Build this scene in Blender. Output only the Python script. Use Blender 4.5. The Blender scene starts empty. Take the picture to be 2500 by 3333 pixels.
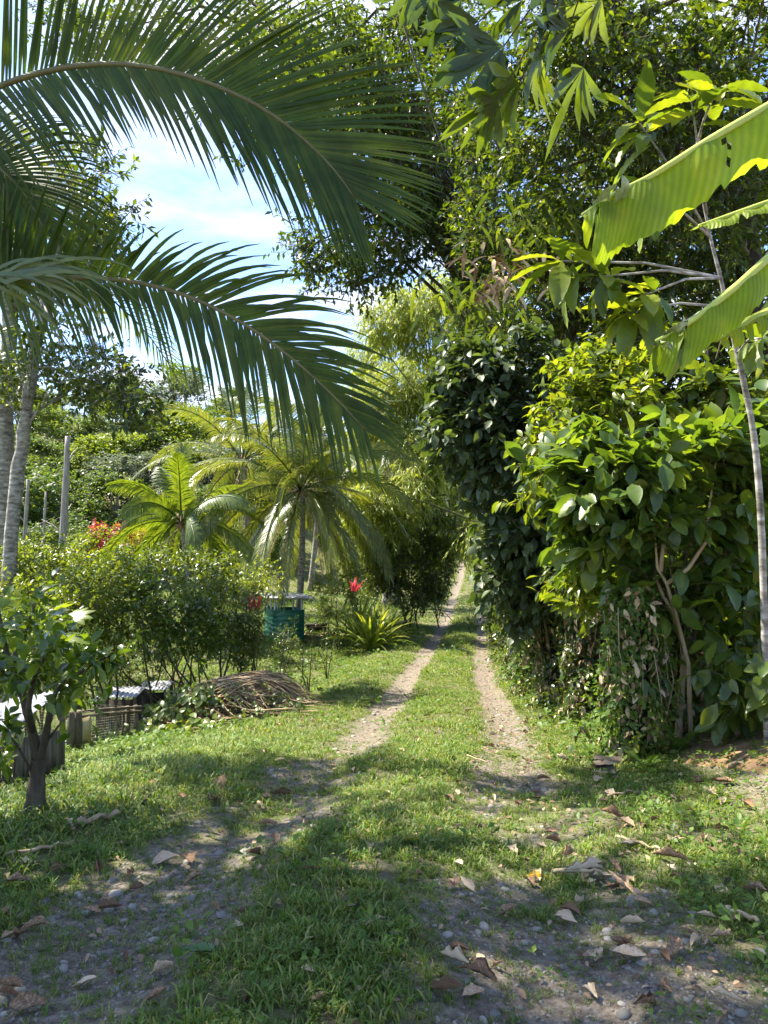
import bpy, math, random
import numpy as np
from mathutils import Matrix, Vector
rng = np.random.default_rng(7)
random.seed(7)
S = bpy.context.scene
COL = S.collection
R = math.radians

# ------------------------------------------------------------------ camera
FPX, TILT = 2407.0, R(1.5)
cam_d = bpy.data.cameras.new('camera')
cam = bpy.data.objects.new('camera', cam_d)
COL.objects.link(cam)
cam_d.sensor_fit = 'VERTICAL'; cam_d.sensor_height = 36.0; cam_d.lens = 26.0
cam_d.clip_start = 0.05; cam_d.clip_end = 3000
CAM = np.array([0.0, 0.0, 1.5])
cam.location = CAM; cam.rotation_euler = (R(90) + TILT, 0, 0)
S.camera = cam

# ------------------------------------------------------------------ world, sun, exposure
SUN_EL, SUN_AZ = R(57), R(-66)          # azimuth measured from +Y (ahead), negative = towards the left
sun_vec = Vector((math.sin(SUN_AZ) * math.cos(SUN_EL), math.cos(SUN_AZ) * math.cos(SUN_EL), math.sin(SUN_EL)))
W = bpy.data.worlds.new('World'); S.world = W; W.use_nodes = True
nt = W.node_tree; nt.nodes.clear()
def N(nt, t, **kw):
    n = nt.nodes.new(t)
    for k, v in kw.items():
        if k in n.inputs: n.inputs[k].default_value = v
        else: setattr(n, k, v)
    return n
def L(nt, a, b): nt.links.new(a, b)
sky = N(nt, 'ShaderNodeTexSky', sky_type='NISHITA', sun_disc=False, sun_elevation=SUN_EL, sun_rotation=SUN_AZ,
        air_density=1.0, dust_density=0.6, ozone_density=1.2)
tc = N(nt, 'ShaderNodeTexCoord')
sep = N(nt, 'ShaderNodeSeparateXYZ'); L(nt, tc.outputs['Generated'], sep.inputs[0])
zc = N(nt, 'ShaderNodeMath', operation='MAXIMUM'); L(nt, sep.outputs['Z'], zc.inputs[0]); zc.inputs[1].default_value = 0.12
dv = N(nt, 'ShaderNodeVectorMath', operation='SCALE'); L(nt, tc.outputs['Generated'], dv.inputs[0])
inv = N(nt, 'ShaderNodeMath', operation='DIVIDE'); inv.inputs[0].default_value = 1.0; L(nt, zc.outputs[0], inv.inputs[1])
L(nt, inv.outputs[0], dv.inputs['Scale'])
cn = N(nt, 'ShaderNodeTexNoise', Scale=1.15, Detail=9.0, Roughness=0.56, Distortion=0.25); L(nt, dv.outputs[0], cn.inputs['Vector'])
cr = N(nt, 'ShaderNodeValToRGB'); L(nt, cn.outputs['Fac'], cr.inputs[0])
cr.color_ramp.elements[0].position = 0.48; cr.color_ramp.elements[1].position = 0.72
tint = N(nt, 'ShaderNodeMix', data_type='RGBA', blend_type='MULTIPLY'); tint.inputs['Factor'].default_value = 1.0
L(nt, sky.outputs[0], tint.inputs['A']); tint.inputs['B'].default_value = (0.84, 0.94, 1.16, 1)
mx = N(nt, 'ShaderNodeMix', data_type='RGBA'); L(nt, cr.outputs[0], mx.inputs['Factor']); L(nt, tint.outputs['Result'], mx.inputs['A'])
mx.inputs['B'].default_value = (4.5, 4.4, 4.4, 1)
bg = N(nt, 'ShaderNodeBackground', Strength=0.105); L(nt, mx.outputs['Result'], bg.inputs[0])
wo = N(nt, 'ShaderNodeOutputWorld'); L(nt, bg.outputs[0], wo.inputs[0])
sd = bpy.data.lights.new('sun', 'SUN'); sd.energy = 5.0; sd.angle = R(0.55); sd.color = (1.0, 0.93, 0.80)
sun = bpy.data.objects.new('sun', sd); COL.objects.link(sun)
sun.rotation_euler = sun_vec.to_track_quat('Z', 'Y').to_euler()
vs = S.view_settings
vs.view_transform = 'Standard'; vs.look = 'None'; vs.gamma = 1; vs.use_curve_mapping = False; vs.exposure = 1.85
S.render.engine = 'CYCLES'
cy = S.cycles
cy.max_bounces = 8; cy.diffuse_bounces = 5; cy.glossy_bounces = 2; cy.transmission_bounces = 4; cy.transparent_max_bounces = 6
cy.use_denoising = True; cy.use_adaptive_sampling = True; cy.adaptive_threshold = 0.03
cy.caustics_reflective = False; cy.caustics_refractive = False
S.render.use_persistent_data = False

# ------------------------------------------------------------------ numeric helpers
def nrm(v):
    v = np.asarray(v, float)
    return v / np.maximum(np.linalg.norm(v, axis=-1, keepdims=True), 1e-9)
FW = np.array([0, math.cos(TILT), math.sin(TILT)]); UPC = np.array([0, -math.sin(TILT), math.cos(TILT)]); RT = np.array([1.0, 0, 0])
def at(px, py, d):
    return CAM + d * (FW + RT * (px - 1250) / FPX + UPC * (1666.5 - py) / FPX)
def project(p):
    q = np.asarray(p) - CAM
    d = q @ FW; d = np.where(np.abs(d) < 1e-3, 1e-3, d)
    return 1250 + FPX * (q @ RT) / d, 1666.5 - FPX * (q @ UPC) / d, d
def hsh(ix, iy, s):
    h = (ix.astype(np.int64) * 374761393 + iy.astype(np.int64) * 668265263 + s * 1442695041) & 0xffffffff
    h = ((h ^ (h >> 13)) * 1274126177) & 0xffffffff
    return ((h ^ (h >> 16)) & 0xffff) / 65535.0
def noise(x, y, s=0):
    x = np.asarray(x, float); y = np.asarray(y, float)
    ix, iy = np.floor(x), np.floor(y); fx, fy = x - ix, y - iy
    fx = fx * fx * (3 - 2 * fx); fy = fy * fy * (3 - 2 * fy)
    a, b, c, d = hsh(ix, iy, s), hsh(ix + 1, iy, s), hsh(ix, iy + 1, s), hsh(ix + 1, iy + 1, s)
    return (a * (1 - fx) + b * fx) * (1 - fy) + (c * (1 - fx) + d * fx) * fy
def fbm(x, y, s=0, o=4):
    r = 0; a = 0.5; t = 0
    for k in range(o):
        r = r + a * noise(x * 2 ** k, y * 2 ** k, s + k); t += a; a *= 0.5
    return r / t
def sst(a, b, x):
    t = np.clip((x - a) / (b - a), 0, 1); return t * t * (3 - 2 * t)
RY = [-5, 0, 2.6, 5, 8, 11.5, 15.4, 20, 26.7, 33, 40, 52, 66, 80, 100, 160]
RZ = [0.05, 0.0, 0.02, -0.28, -0.72, -1.15, -1.54, -1.92, -2.22, -2.34, -2.29, -1.75, -1.0, 0.9, 3.2, 8]
RX = [-0.9, -0.62, -0.25, 0.15, 0.58, 0.93, 1.29, 1.85, 2.77, 3.6, 4.5, 6.2, 7.8, 8.6, 9.5, 12]
def smooth_interp(y, X, Yv):
    y = np.asarray(y, float)
    return (np.interp(y - 1.2, X, Yv) + 2 * np.interp(y, X, Yv) + np.interp(y + 1.2, X, Yv)) / 4
def xc(y): return smooth_interp(y, RY, RX)
def zr(y): return smooth_interp(y, RY, RZ)
def gh0(x, y):
    u = x - xc(y)
    z = zr(y)
    w = 2.0 + 0.6 * (noise(y * 0.15, y * 0 + 3.3, 5) - 0.5)
    le = np.maximum(0, -(u + w))
    fl = 1 - 1.25 * sst(14, 24, y)
    z = z - 0.13 * fl * np.minimum(le, 7) - 0.02 * np.maximum(0, le - 7) - 0.22 * sst(0.0, 1.4, le) * sst(7, 14, y) * sst(30, 20, y)
    z = z + 0.10 * sst(28, 60, y) * np.minimum(np.maximum(0, le - 4), 30) + 0.26 * np.clip(y - 42, 0, 38) * sst(2, 14, le)
    ri = np.maximum(0, u - 1.45 - 0.25 * sst(8, 4, y))
    z = z + 0.34 * sst(0, 1.6, ri) * sst(45, 20, y) + 0.16 * np.minimum(ri, 14) * sst(0.8, 3, ri)
    rut = np.exp(-((np.abs(u) - 0.8) / 0.28) ** 2)
    z = z - 0.045 * rut + 0.05 * np.exp(-(u / 0.45) ** 2)
    return z
def gh(x, y):
    x = np.asarray(x, float); y = np.asarray(y, float)
    return gh0(x, y) + 0.10 * (fbm(x * 0.55, y * 0.55, 11, 3) - 0.5) + 0.03 * (fbm(x * 3.1, y * 3.1, 23, 3) - 0.5)
def dirt_mask(x, y):
    u = x - xc(y)
    n = fbm(x * 1.3 + 5, y * 0.8, 31, 4) - 0.5
    n2 = fbm(x * 5, y * 4, 57, 3) - 0.5
    wl = 0.24 + 0.16 * sst(10, 3, y)
    near = sst(9.5, 6, y)
    m = np.exp(-((np.abs(u + 0.02) - 0.80) / wl) ** 2) * (1.22 - .12 * near + (1.4 + 1.6 * near) * n + (1.0 + .8 * near) * n2)
    right_near = sst(0.3, 0.9, u) * sst(2.0, 1.3, u) * sst(9, 5, y) * (0.42 + 2.2 * n + 1.4 * n2)
    bank = sst(1.9, 2.5, u) * sst(8.5, 6, y) * 1.1
    return np.clip(np.maximum(np.maximum(m, right_near), bank), 0, 1)
def on_ground(px, py):
    d = FW + RT * (px - 1250) / FPX + UPC * (1666.5 - py) / FPX
    t = 0.8
    for _ in range(4000):
        p = CAM + d * t
        if p[2] <= gh(p[0], p[1]): break
        t += 0.02 + t * 0.002
    p = CAM + d * t
    p[2] = float(gh(p[0], p[1]))
    return p

# ------------------------------------------------------------------ mesh helpers
class Geo:
    def __init__(s): s.V = []; s.Q = []; s.T = []; s.A = []; s.n = 0
    def add(s, V, Q=None, T=None, a=0.0):
        V = np.asarray(V, float).reshape(-1, 3)
        if Q is not None and len(Q): s.Q.append(np.asarray(Q, np.int64).reshape(-1, 4) + s.n)
        if T is not None and len(T): s.T.append(np.asarray(T, np.int64).reshape(-1, 3) + s.n)
        s.V.append(V); s.A.append(np.broadcast_to(np.asarray(a, float), (len(V),)).copy()); s.n += len(V)
    def mesh(s, name, mat=None, off=(0, 0, 0), smooth=False):
        V = np.concatenate(s.V) - np.asarray(off, float)
        Q = np.concatenate(s.Q) if s.Q else np.zeros((0, 4), np.int64)
        T = np.concatenate(s.T) if s.T else np.zeros((0, 3), np.int64)
        m = bpy.data.meshes.new(name)
        m.vertices.add(len(V)); m.vertices.foreach_set('co', V.astype(np.float32).ravel())
        idx = np.concatenate([Q.ravel(), T.ravel()])
        m.loops.add(len(idx)); m.loops.foreach_set('vertex_index', idx.astype(np.int32))
        tot = np.concatenate([np.full(len(Q), 4), np.full(len(T), 3)])
        st = np.concatenate([[0], np.cumsum(tot)[:-1]]) if len(tot) else tot
        m.polygons.add(len(tot)); m.polygons.foreach_set('loop_start', st.astype(np.int32))
        if smooth: m.polygons.foreach_set('use_smooth', np.ones(len(tot), bool))
        at_ = m.attributes.new('lv', 'FLOAT', 'POINT'); at_.data.foreach_set('value', np.concatenate(s.A).astype(np.float32))
        m.update(calc_edges=True)
        if mat: m.materials.append(mat)
        return m
def obj(name, mesh, parent=None, loc=(0, 0, 0), kind=None, label=None):
    o = bpy.data.objects.new(name, mesh); COL.objects.link(o)
    if parent: o.parent = parent
    o.location = loc
    if kind: o['kind'] = kind
    if label: o['label'] = label
    return o
def thing(name, label, cat, loc, group=None):
    o = bpy.data.objects.new(name, None); COL.objects.link(o); o.empty_display_size = 0.2
    o.location = loc; o['label'] = label; o['category'] = cat
    if group: o['group'] = group
    return o
def part(name, geo, mat, parent, smooth=False, kind=None, label=None):
    return obj(name, geo.mesh(name, mat, tuple(parent.location), smooth), parent, kind=kind, label=label)
def single(name, geo, mat, label, cat, base, group=None, smooth=False, kind=None):
    o = obj(name, geo.mesh(name, mat, base, smooth), None, base, kind)
    o['label'] = label; o['category'] = cat
    if group: o['group'] = group
    return o
def tube(g, pts, rad, n=8, a=0.0, cap=True):
    pts = np.asarray(pts, float); k = len(pts); rad = np.broadcast_to(np.asarray(rad, float), (k,))
    t = nrm(np.gradient(pts, axis=0)); ref = np.array([0.31, 0.17, 0.93]) if abs(t[0][2]) < 0.9 else np.array([1.0, 0.2, 0.0])
    V = []
    for i in range(k):
        u = nrm(np.cross(t[i], ref)); w = np.cross(t[i], u); ref = -np.cross(t[i], u) if False else ref
        an = np.arange(n) * 2 * math.pi / n
        V.append(pts[i] + rad[i] * (np.cos(an)[:, None] * u + np.sin(an)[:, None] * w))
    V = np.concatenate(V); Q = []
    for i in range(k - 1):
        for j in range(n):
            Q.append((i * n + j, i * n + (j + 1) % n, (i + 1) * n + (j + 1) % n, (i + 1) * n + j))
    T = []
    if cap:
        V = np.concatenate([V, pts[:1], pts[-1:]])
        for j in range(n):
            T.append((k * n, (j + 1) % n, j)); T.append((k * n + 1, (k - 1) * n + j, (k - 1) * n + (j + 1) % n))
    g.add(V, Q, T, a)
def sticks(g, A, B, ra, rb, a=0.0):
    A = np.asarray(A, float).reshape(-1, 3); B = np.asarray(B, float).reshape(-1, 3); n = len(A)
    if n == 0: return
    t = nrm(B - A); u = nrm(np.cross(t, np.array([0.3, 0.2, 0.93]))); w = np.cross(t, u)
    ra = np.broadcast_to(ra, (n,))[:, None]; rb = np.broadcast_to(rb, (n,))[:, None]
    V = np.zeros((n, 6, 3))
    for j in range(3):
        c, s_ = math.cos(j * 2.0944), math.sin(j * 2.0944)
        V[:, j] = A + ra * (c * u + s_ * w); V[:, 3 + j] = B + rb * (c * u + s_ * w)
    b = (np.arange(n) * 6)[:, None]
    Q = np.concatenate([b + np.array([[j, (j + 1) % 3, 3 + (j + 1) % 3, 3 + j]]) for j in range(3)])
    g.add(V.reshape(-1, 3), Q, None, a)
def box(g, c, sx, sy, sz, rz=0.0, a=0.0, M=None):
    V = np.array([[x, y, z] for x in (-.5, .5) for y in (-.5, .5) for z in (-.5, .5)]) * [sx, sy, sz]
    if M is not None: V = V @ M.T
    c_, s_ = math.cos(rz), math.sin(rz)
    V = V @ np.array([[c_, s_, 0], [-s_, c_, 0], [0, 0, 1]]) + np.asarray(c)
    g.add(V, [(0, 1, 3, 2), (4, 6, 7, 5), (0, 4, 5, 1), (2, 3, 7, 6), (0, 2, 6, 4), (1, 5, 7, 3)], None, a)

# leaf templates: (verts, quads, tris); y along the leaf (length 1), z up
def leaf_tpl(prof, fold=0.25, droop=0.15, wav=0.0, petiole=0.0):
    V = []; Q = []; T = []
    k = len(prof)
    V.append((0, 0, 0)); y0 = petiole
    rows = []
    for i, w in enumerate(prof):
        y = y0 + (1 - y0) * (i + 1) / (k + 1)
        z = -droop * y * y
        e = z + fold * w + wav * (1 if i % 2 else -1) * w
        b = len(V); V += [(-w, y, e), (0, y, z), (w, y, z + fold * w - wav * (1 if i % 2 else -1) * w)]; rows.append(b)
    V.append((0, 1, -droop)); tip = len(V) - 1
    T += [(0, rows[0] + 1, rows[0]), (0, rows[0] + 2, rows[0] + 1)]
    for a, b in zip(rows[:-1], rows[1:]):
        Q += [(a, a + 1, b + 1, b), (a + 1, a + 2, b + 2, b + 1)]
    T += [(rows[-1], rows[-1] + 1, tip), (rows[-1] + 1, rows[-1] + 2, tip)]
    return np.array(V, float), np.array(Q, np.int64).reshape(-1, 4), np.array(T, np.int64)
LF4 = leaf_tpl([0.21], 0.35, 0.12)
LF4W = leaf_tpl([0.30], 0.3, 0.15)
LF4N = leaf_tpl([0.11], 0.3, 0.2)
LFBAM = leaf_tpl([0.085], 0.2, 0.25)
LF8 = leaf_tpl([0.17, 0.22, 0.14], 0.3, 0.22)
LF8W = leaf_tpl([0.22, 0.29, 0.19], 0.25, 0.28)
LF8N = leaf_tpl([0.10, 0.13, 0.09], 0.3, 0.25)
def ribbed_tpl(w=0.26, k=9, rib=0.016, droop=0.3, fold=0.18):
    prof = [math.sin(math.pi * ((i + 1) / (k + 1)) ** 0.85) ** 0.75 * w for i in range(k)]
    V = [(0, 0, 0)]; Q = []; T = []; rows = []
    for i, ww in enumerate(prof):
        y = 0.06 + 0.94 * (i + 1) / (k + 1); z = -droop * y * y; r = rib * (1 if i % 2 else -1)
        b = len(V); V += [(-ww, y + 0.05, z + fold * ww + r), (0, y - 0.02, z), (ww, y + 0.05, z + fold * ww + r)]; rows.append(b)
    V.append((0, 1.04, -droop)); tip = len(V) - 1
    T += [(0, rows[0] + 1, rows[0]), (0, rows[0] + 2, rows[0] + 1)]
    for a, b in zip(rows[:-1], rows[1:]): Q += [(a, a + 1, b + 1, b), (a + 1, a + 2, b + 2, b + 1)]
    T += [(rows[-1], rows[-1] + 1, tip), (rows[-1] + 1, rows[-1] + 2, tip)]
    return np.array(V, float), np.array(Q, np.int64), np.array(T, np.int64)
LFRIB = ribbed_tpl()
LFRIBN = ribbed_tpl(w=0.19, k=12, rib=0.012, droop=0.4)
def basis(dir_, up):
    y = nrm(dir_); z = up - (up * y).sum(-1, keepdims=True) * y; z = nrm(z); x = np.cross(y, z)
    return x, y, z
def add_leaves(g, tpl, pos, dir_, up, size, rnd):
    V0, Q0, T0 = tpl; n = len(pos)
    if n == 0: return
    x, y, z = basis(dir_, up)
    V = pos[:, None] + size[:, None, None] * (V0[None, :, 0:1] * x[:, None] + V0[None, :, 1:2] * y[:, None] + V0[None, :, 2:3] * z[:, None])
    nv = len(V0); off = (np.arange(n) * nv)[:, None, None]
    g.add(V.reshape(-1, 3), (Q0[None] + off).reshape(-1, 4) if len(Q0) else None, (T0[None] + off).reshape(-1, 3) if len(T0) else None, np.repeat(rnd, nv))
def leaf_objects(parent, name, tpls, mat, pos, dir_, up, size, label=None):
    ms = []
    for i, t in enumerate(tpls):
        g = Geo(); g.add(*t); ms.append(g.mesh(name, mat, smooth=True))
    x, y, z = basis(dir_, up); base = np.array(parent.location)
    for i in range(len(pos)):
        o = bpy.data.objects.new(name, ms[i % len(ms)]); COL.objects.link(o); o.parent = parent
        M = Matrix.Identity(4)
        for r in range(3):
            M[r][0] = x[i][r] * size[i]; M[r][1] = y[i][r] * size[i]; M[r][2] = z[i][r] * size[i]; M[r][3] = pos[i][r] - base[r]
        o.matrix_basis = M
        if label: o['label'] = label

# ------------------------------------------------------------------ materials
def new_mat(name):
    m = bpy.data.materials.new(name); m.use_nodes = True; m.node_tree.nodes.clear(); return m, m.node_tree
def ramp(nt, fac, cols):
    r = N(nt, 'ShaderNodeValToRGB'); L(nt, fac, r.inputs[0]); e = r.color_ramp.elements
    while len(e) < len(cols): e.new(0.5)
    for i, (p, c) in enumerate(cols): e[i].position = p; e[i].color = (*c, 1)
    return r.outputs[0]
def leaf_mat(name, cols, trans=None, tf=0.35, rough=0.42, spec=0.5, holes=0, veins=0):
    """cols: 3 colours, per leaf variation"""
    m, nt = new_mat(name)
    at_ = N(nt, 'ShaderNodeAttribute', attribute_name='lv'); oi = N(nt, 'ShaderNodeObjectInfo')
    ad = N(nt, 'ShaderNodeMath', operation='ADD'); L(nt, at_.outputs['Fac'], ad.inputs[0]); L(nt, oi.outputs['Random'], ad.inputs[1])
    fr = N(nt, 'ShaderNodeMath', operation='FRACT'); L(nt, ad.outputs[0], fr.inputs[0])
    n = len(cols)
    c = ramp(nt, fr.outputs[0], [(i / (n - 1), k) for i, k in enumerate(cols)])
    geo = N(nt, 'ShaderNodeNewGeometry')
    nz = N(nt, 'ShaderNodeTexNoise', Scale=9.0, Detail=2.0); L(nt, geo.outputs['Position'], nz.inputs['Vector'])
    mm = N(nt, 'ShaderNodeMix', data_type='RGBA', blend_type='MULTIPLY'); mm.inputs['Factor'].default_value = 1
    bc = ramp(nt, nz.outputs['Fac'], [(0.3, (0.75, 0.75, 0.75)), (0.7, (1.2, 1.2, 1.15))])
    L(nt, c, mm.inputs['A']); L(nt, bc, mm.inputs['B'])
    p = N(nt, 'ShaderNodeBsdfPrincipled', Roughness=rough); p.inputs['Specular IOR Level'].default_value = spec
    L(nt, mm.outputs['Result'], p.inputs['Base Color'])
    t = N(nt, 'ShaderNodeBsdfTranslucent')
    tc_ = N(nt, 'ShaderNodeMix', data_type='RGBA', blend_type='MULTIPLY'); tc_.inputs['Factor'].default_value = 1
    L(nt, mm.outputs['Result'], tc_.inputs['A']); tc_.inputs['B'].default_value = (*(trans or (2.6, 2.2, 0.7)), 1)
    L(nt, tc_.outputs['Result'], t.inputs[0])
    ms = N(nt, 'ShaderNodeMixShader', Fac=tf); L(nt, p.outputs[0], ms.inputs[1]); L(nt, t.outputs[0], ms.inputs[2])
    o = N(nt, 'ShaderNodeOutputMaterial'); L(nt, ms.outputs[0], o.inputs[0])
    return m
def solid_mat(name, cols, scale=20.0, rough=0.85, bump=0.3, stretch=(1, 1, 1), metal=0.0, spec=0.3, detail=6.0, objrand=0.0, bscale=None):
    m, nt = new_mat(name)
    g = N(nt, 'ShaderNodeTexCoord'); mp = N(nt, 'ShaderNodeMapping'); L(nt, g.outputs['Object'], mp.inputs[0]); mp.inputs['Scale'].default_value = stretch
    nz = N(nt, 'ShaderNodeTexNoise', Scale=scale, Detail=detail, Roughness=0.62); L(nt, mp.outputs[0], nz.inputs['Vector'])
    fac = nz.outputs['Fac']
    if objrand:
        oi = N(nt, 'ShaderNodeObjectInfo'); av = N(nt, 'ShaderNodeAttribute', attribute_name='lv')
        s_ = N(nt, 'ShaderNodeMath', operation='ADD'); L(nt, oi.outputs['Random'], s_.inputs[0]); L(nt, av.outputs['Fac'], s_.inputs[1])
        f_ = N(nt, 'ShaderNodeMath', operation='FRACT'); L(nt, s_.outputs[0], f_.inputs[0])
        a = N(nt, 'ShaderNodeMath', operation='MULTIPLY_ADD'); L(nt, f_.outputs[0], a.inputs[0]); a.inputs[1].default_value = objrand
        b = N(nt, 'ShaderNodeMath', operation='SUBTRACT'); L(nt, fac, b.inputs[0]); b.inputs[1].default_value = objrand / 2
        L(nt, b.outputs[0], a.inputs[2]); fac = a.outputs[0]
    n = len(cols); c = ramp(nt, fac, [(0.3 + 0.4 * i / (n - 1), k) for i, k in enumerate(cols)])
    p = N(nt, 'ShaderNodeBsdfPrincipled', Roughness=rough, Metallic=metal); p.inputs['Specular IOR Level'].default_value = spec
    L(nt, c, p.inputs['Base Color'])
    if bump:
        bp = N(nt, 'ShaderNodeBump', Strength=bump, Distance=0.01)
        L(nt, nz.outputs['Fac'], bp.inputs['Height']); L(nt, bp.outputs[0], p.inputs['Normal'])
    o = N(nt, 'ShaderNodeOutputMaterial'); L(nt, p.outputs[0], o.inputs[0])
    return m
M = {}
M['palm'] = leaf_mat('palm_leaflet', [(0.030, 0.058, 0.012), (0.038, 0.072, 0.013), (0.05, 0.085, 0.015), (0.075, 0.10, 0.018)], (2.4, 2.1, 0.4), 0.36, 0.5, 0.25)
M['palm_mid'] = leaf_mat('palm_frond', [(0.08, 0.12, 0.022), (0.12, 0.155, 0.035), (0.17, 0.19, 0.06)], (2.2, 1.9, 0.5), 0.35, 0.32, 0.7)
M['palm_young'] = leaf_mat('young_palm_frond', [(0.07, 0.12, 0.018), (0.10, 0.155, 0.025), (0.13, 0.175, 0.035)], (2.2, 1.9, 0.4), 0.42, 0.38, 0.6)
M['palm_dry'] = solid_mat('dry_frond', [(0.16, 0.10, 0.05), (0.36, 0.25, 0.14), (0.52, 0.40, 0.25)], 6, 0.9, 0.2, objrand=0.5)
M['rachis'] = solid_mat('rachis', [(0.10, 0.09, 0.04), (0.17, 0.15, 0.06)], 8, 0.6, 0.1)
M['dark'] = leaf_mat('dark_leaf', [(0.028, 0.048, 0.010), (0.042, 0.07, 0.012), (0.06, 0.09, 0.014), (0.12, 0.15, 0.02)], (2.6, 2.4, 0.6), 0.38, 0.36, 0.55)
M['canopy'] = leaf_mat('canopy_leaf', [(0.022, 0.044, 0.010), (0.034, 0.062, 0.012), (0.05, 0.082, 0.014), (0.11, 0.15, 0.02)], (2.7, 2.4, 0.4), 0.38, 0.36, 0.5)  # few bright tones among dark ones imitate lit leaves in shaded crowns
M['mid'] = leaf_mat('green_leaf', [(0.045, 0.08, 0.014), (0.075, 0.12, 0.018), (0.13, 0.17, 0.024)], (2.4, 2.1, 0.5), 0.4, 0.36, 0.55)
M['citrus'] = leaf_mat('citrus_leaf', [(0.04, 0.08, 0.012), (0.07, 0.125, 0.014), (0.13, 0.185, 0.018)], (2.4, 2.1, 0.5), 0.42, 0.28, 0.6)
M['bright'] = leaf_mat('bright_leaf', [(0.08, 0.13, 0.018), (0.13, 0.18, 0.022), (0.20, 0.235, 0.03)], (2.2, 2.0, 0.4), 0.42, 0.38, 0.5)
M['ribbed'] = leaf_mat('ribbed_leaf', [(0.055, 0.10, 0.022), (0.085, 0.145, 0.03), (0.14, 0.19, 0.03)], (2.3, 2.1, 0.4), 0.42, 0.36, 0.5)
M['grey'] = leaf_mat('greygreen_leaf', [(0.045, 0.068, 0.030), (0.06, 0.088, 0.036), (0.085, 0.115, 0.042)], (2.0, 2.1, 0.5), 0.28, 0.5, 0.4)
M['bamboo'] = leaf_mat('bamboo_leaf', [(0.19, 0.26, 0.05), (0.26, 0.33, 0.065), (0.36, 0.40, 0.10)], (2.0, 1.8, 0.5), 0.42, 0.45, 0.4)
M['far'] = leaf_mat('far_leaf', [(0.045, 0.085, 0.025), (0.075, 0.12, 0.03), (0.12, 0.16, 0.045)], (2.1, 2.0, 0.6), 0.38, 0.5, 0.4)
M['far_grey'] = leaf_mat('silvery_leaf', [(0.08, 0.11, 0.07), (0.12, 0.15, 0.10), (0.17, 0.19, 0.14)], (1.6, 1.6, 0.9), 0.3, 0.5, 0.4)
M['far_yellow'] = leaf_mat('yellowgreen_leaf', [(0.10, 0.15, 0.02), (0.14, 0.19, 0.03), (0.19, 0.23, 0.04)], (2.0, 1.9, 0.5), 0.4, 0.5, 0.4)
M['red'] = leaf_mat('red_leaf', [(0.42, 0.04, 0.05), (0.55, 0.06, 0.10), (0.45, 0.10, 0.08)], (1.4, 1.0, 1.0), 0.3, 0.4)
M['yellow'] = leaf_mat('yellow_leaf', [(0.55, 0.40, 0.03), (0.62, 0.48, 0.05), (0.5, 0.30, 0.03)], (1.3, 1.1, 0.7), 0.3, 0.4)
M['brom'] = leaf_mat('strap_leaf', [(0.10, 0.17, 0.025), (0.17, 0.22, 0.04), (0.30, 0.32, 0.08)], (2.0, 1.8, 0.4), 0.38, 0.35)
M['grass'] = leaf_mat('grass_blade', [(0.065, 0.125, 0.018), (0.09, 0.165, 0.022), (0.14, 0.205, 0.032), (0.27, 0.26, 0.10)], (2.0, 1.8, 0.5), 0.35, 0.5, 0.3)
M['weed'] = leaf_mat('weed_leaf', [(0.06, 0.12, 0.02), (0.09, 0.16, 0.025), (0.13, 0.19, 0.03)], (2.0, 1.9, 0.5), 0.35, 0.5, 0.3)
M['dry'] = solid_mat('dry_leaf', [(0.17, 0.10, 0.055), (0.30, 0.19, 0.11), (0.44, 0.31, 0.19), (0.54, 0.42, 0.28)], 14, 0.8, 0.35, objrand=0.55)
M['litter'] = solid_mat('leaf_litter', [(0.10, 0.065, 0.035), (0.20, 0.135, 0.08), (0.30, 0.21, 0.13)], 14, 0.9, 0.2, objrand=0.5)
M['dry_tip'] = solid_mat('torn_leaf_tip', [(0.16, 0.18, 0.05), (0.24, 0.30, 0.10), (0.42, 0.45, 0.28)], 18, 0.7, 0.4)
M['dry_green'] = leaf_mat('fallen_green_leaf', [(0.05, 0.12, 0.04), (0.06, 0.14, 0.05)], tf=0.1)
M['dry_yellow'] = leaf_mat('fallen_yellow_leaf', [(0.22, 0.22, 0.03), (0.30, 0.26, 0.03)], tf=0.1)
M['bark'] = solid_mat('bark', [(0.03, 0.022, 0.014), (0.07, 0.055, 0.035), (0.13, 0.11, 0.08)], 14, 0.95, 0.9, (1, 1, 0.3))
M['bark_dark'] = solid_mat('dark_bark', [(0.012, 0.010, 0.007), (0.03, 0.024, 0.016), (0.06, 0.05, 0.035)], 10, 0.95, 0.9)
M['bark_pale'] = solid_mat('pale_bark', [(0.07, 0.06, 0.045), (0.24, 0.22, 0.18), (0.50, 0.48, 0.43)], 7, 0.9, 0.6, (1, 1, 2.6))
M['bark_dead'] = solid_mat('dead_bark', [(0.14, 0.12, 0.10), (0.30, 0.27, 0.23), (0.42, 0.38, 0.33)], 9, 0.95, 0.8, (2.5, 2.5, 0.25))
M['twig'] = solid_mat('twig', [(0.05, 0.04, 0.02), (0.11, 0.09, 0.05)], 9, 0.9, 0)
M['stem_tan'] = solid_mat('tan_stem', [(0.20, 0.14, 0.07), (0.36, 0.27, 0.15), (0.46, 0.37, 0.22)], 10, 0.85, 0.4, (1, 1, 0.3))
M['culm'] = solid_mat('bamboo_culm', [(0.09, 0.10, 0.03), (0.20, 0.19, 0.07)], 5, 0.55, 0.1)
M['stone'] = solid_mat('river_stone', [(0.10, 0.095, 0.082), (0.19, 0.18, 0.155), (0.28, 0.26, 0.215)], 16, 0.8, 0.25, objrand=0.5)
M['teal'] = solid_mat('teal_sheet', [(0.006, 0.075, 0.042), (0.010, 0.105, 0.06), (0.02, 0.14, 0.085)], 3, 0.55, 0.05, spec=0.5)
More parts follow.
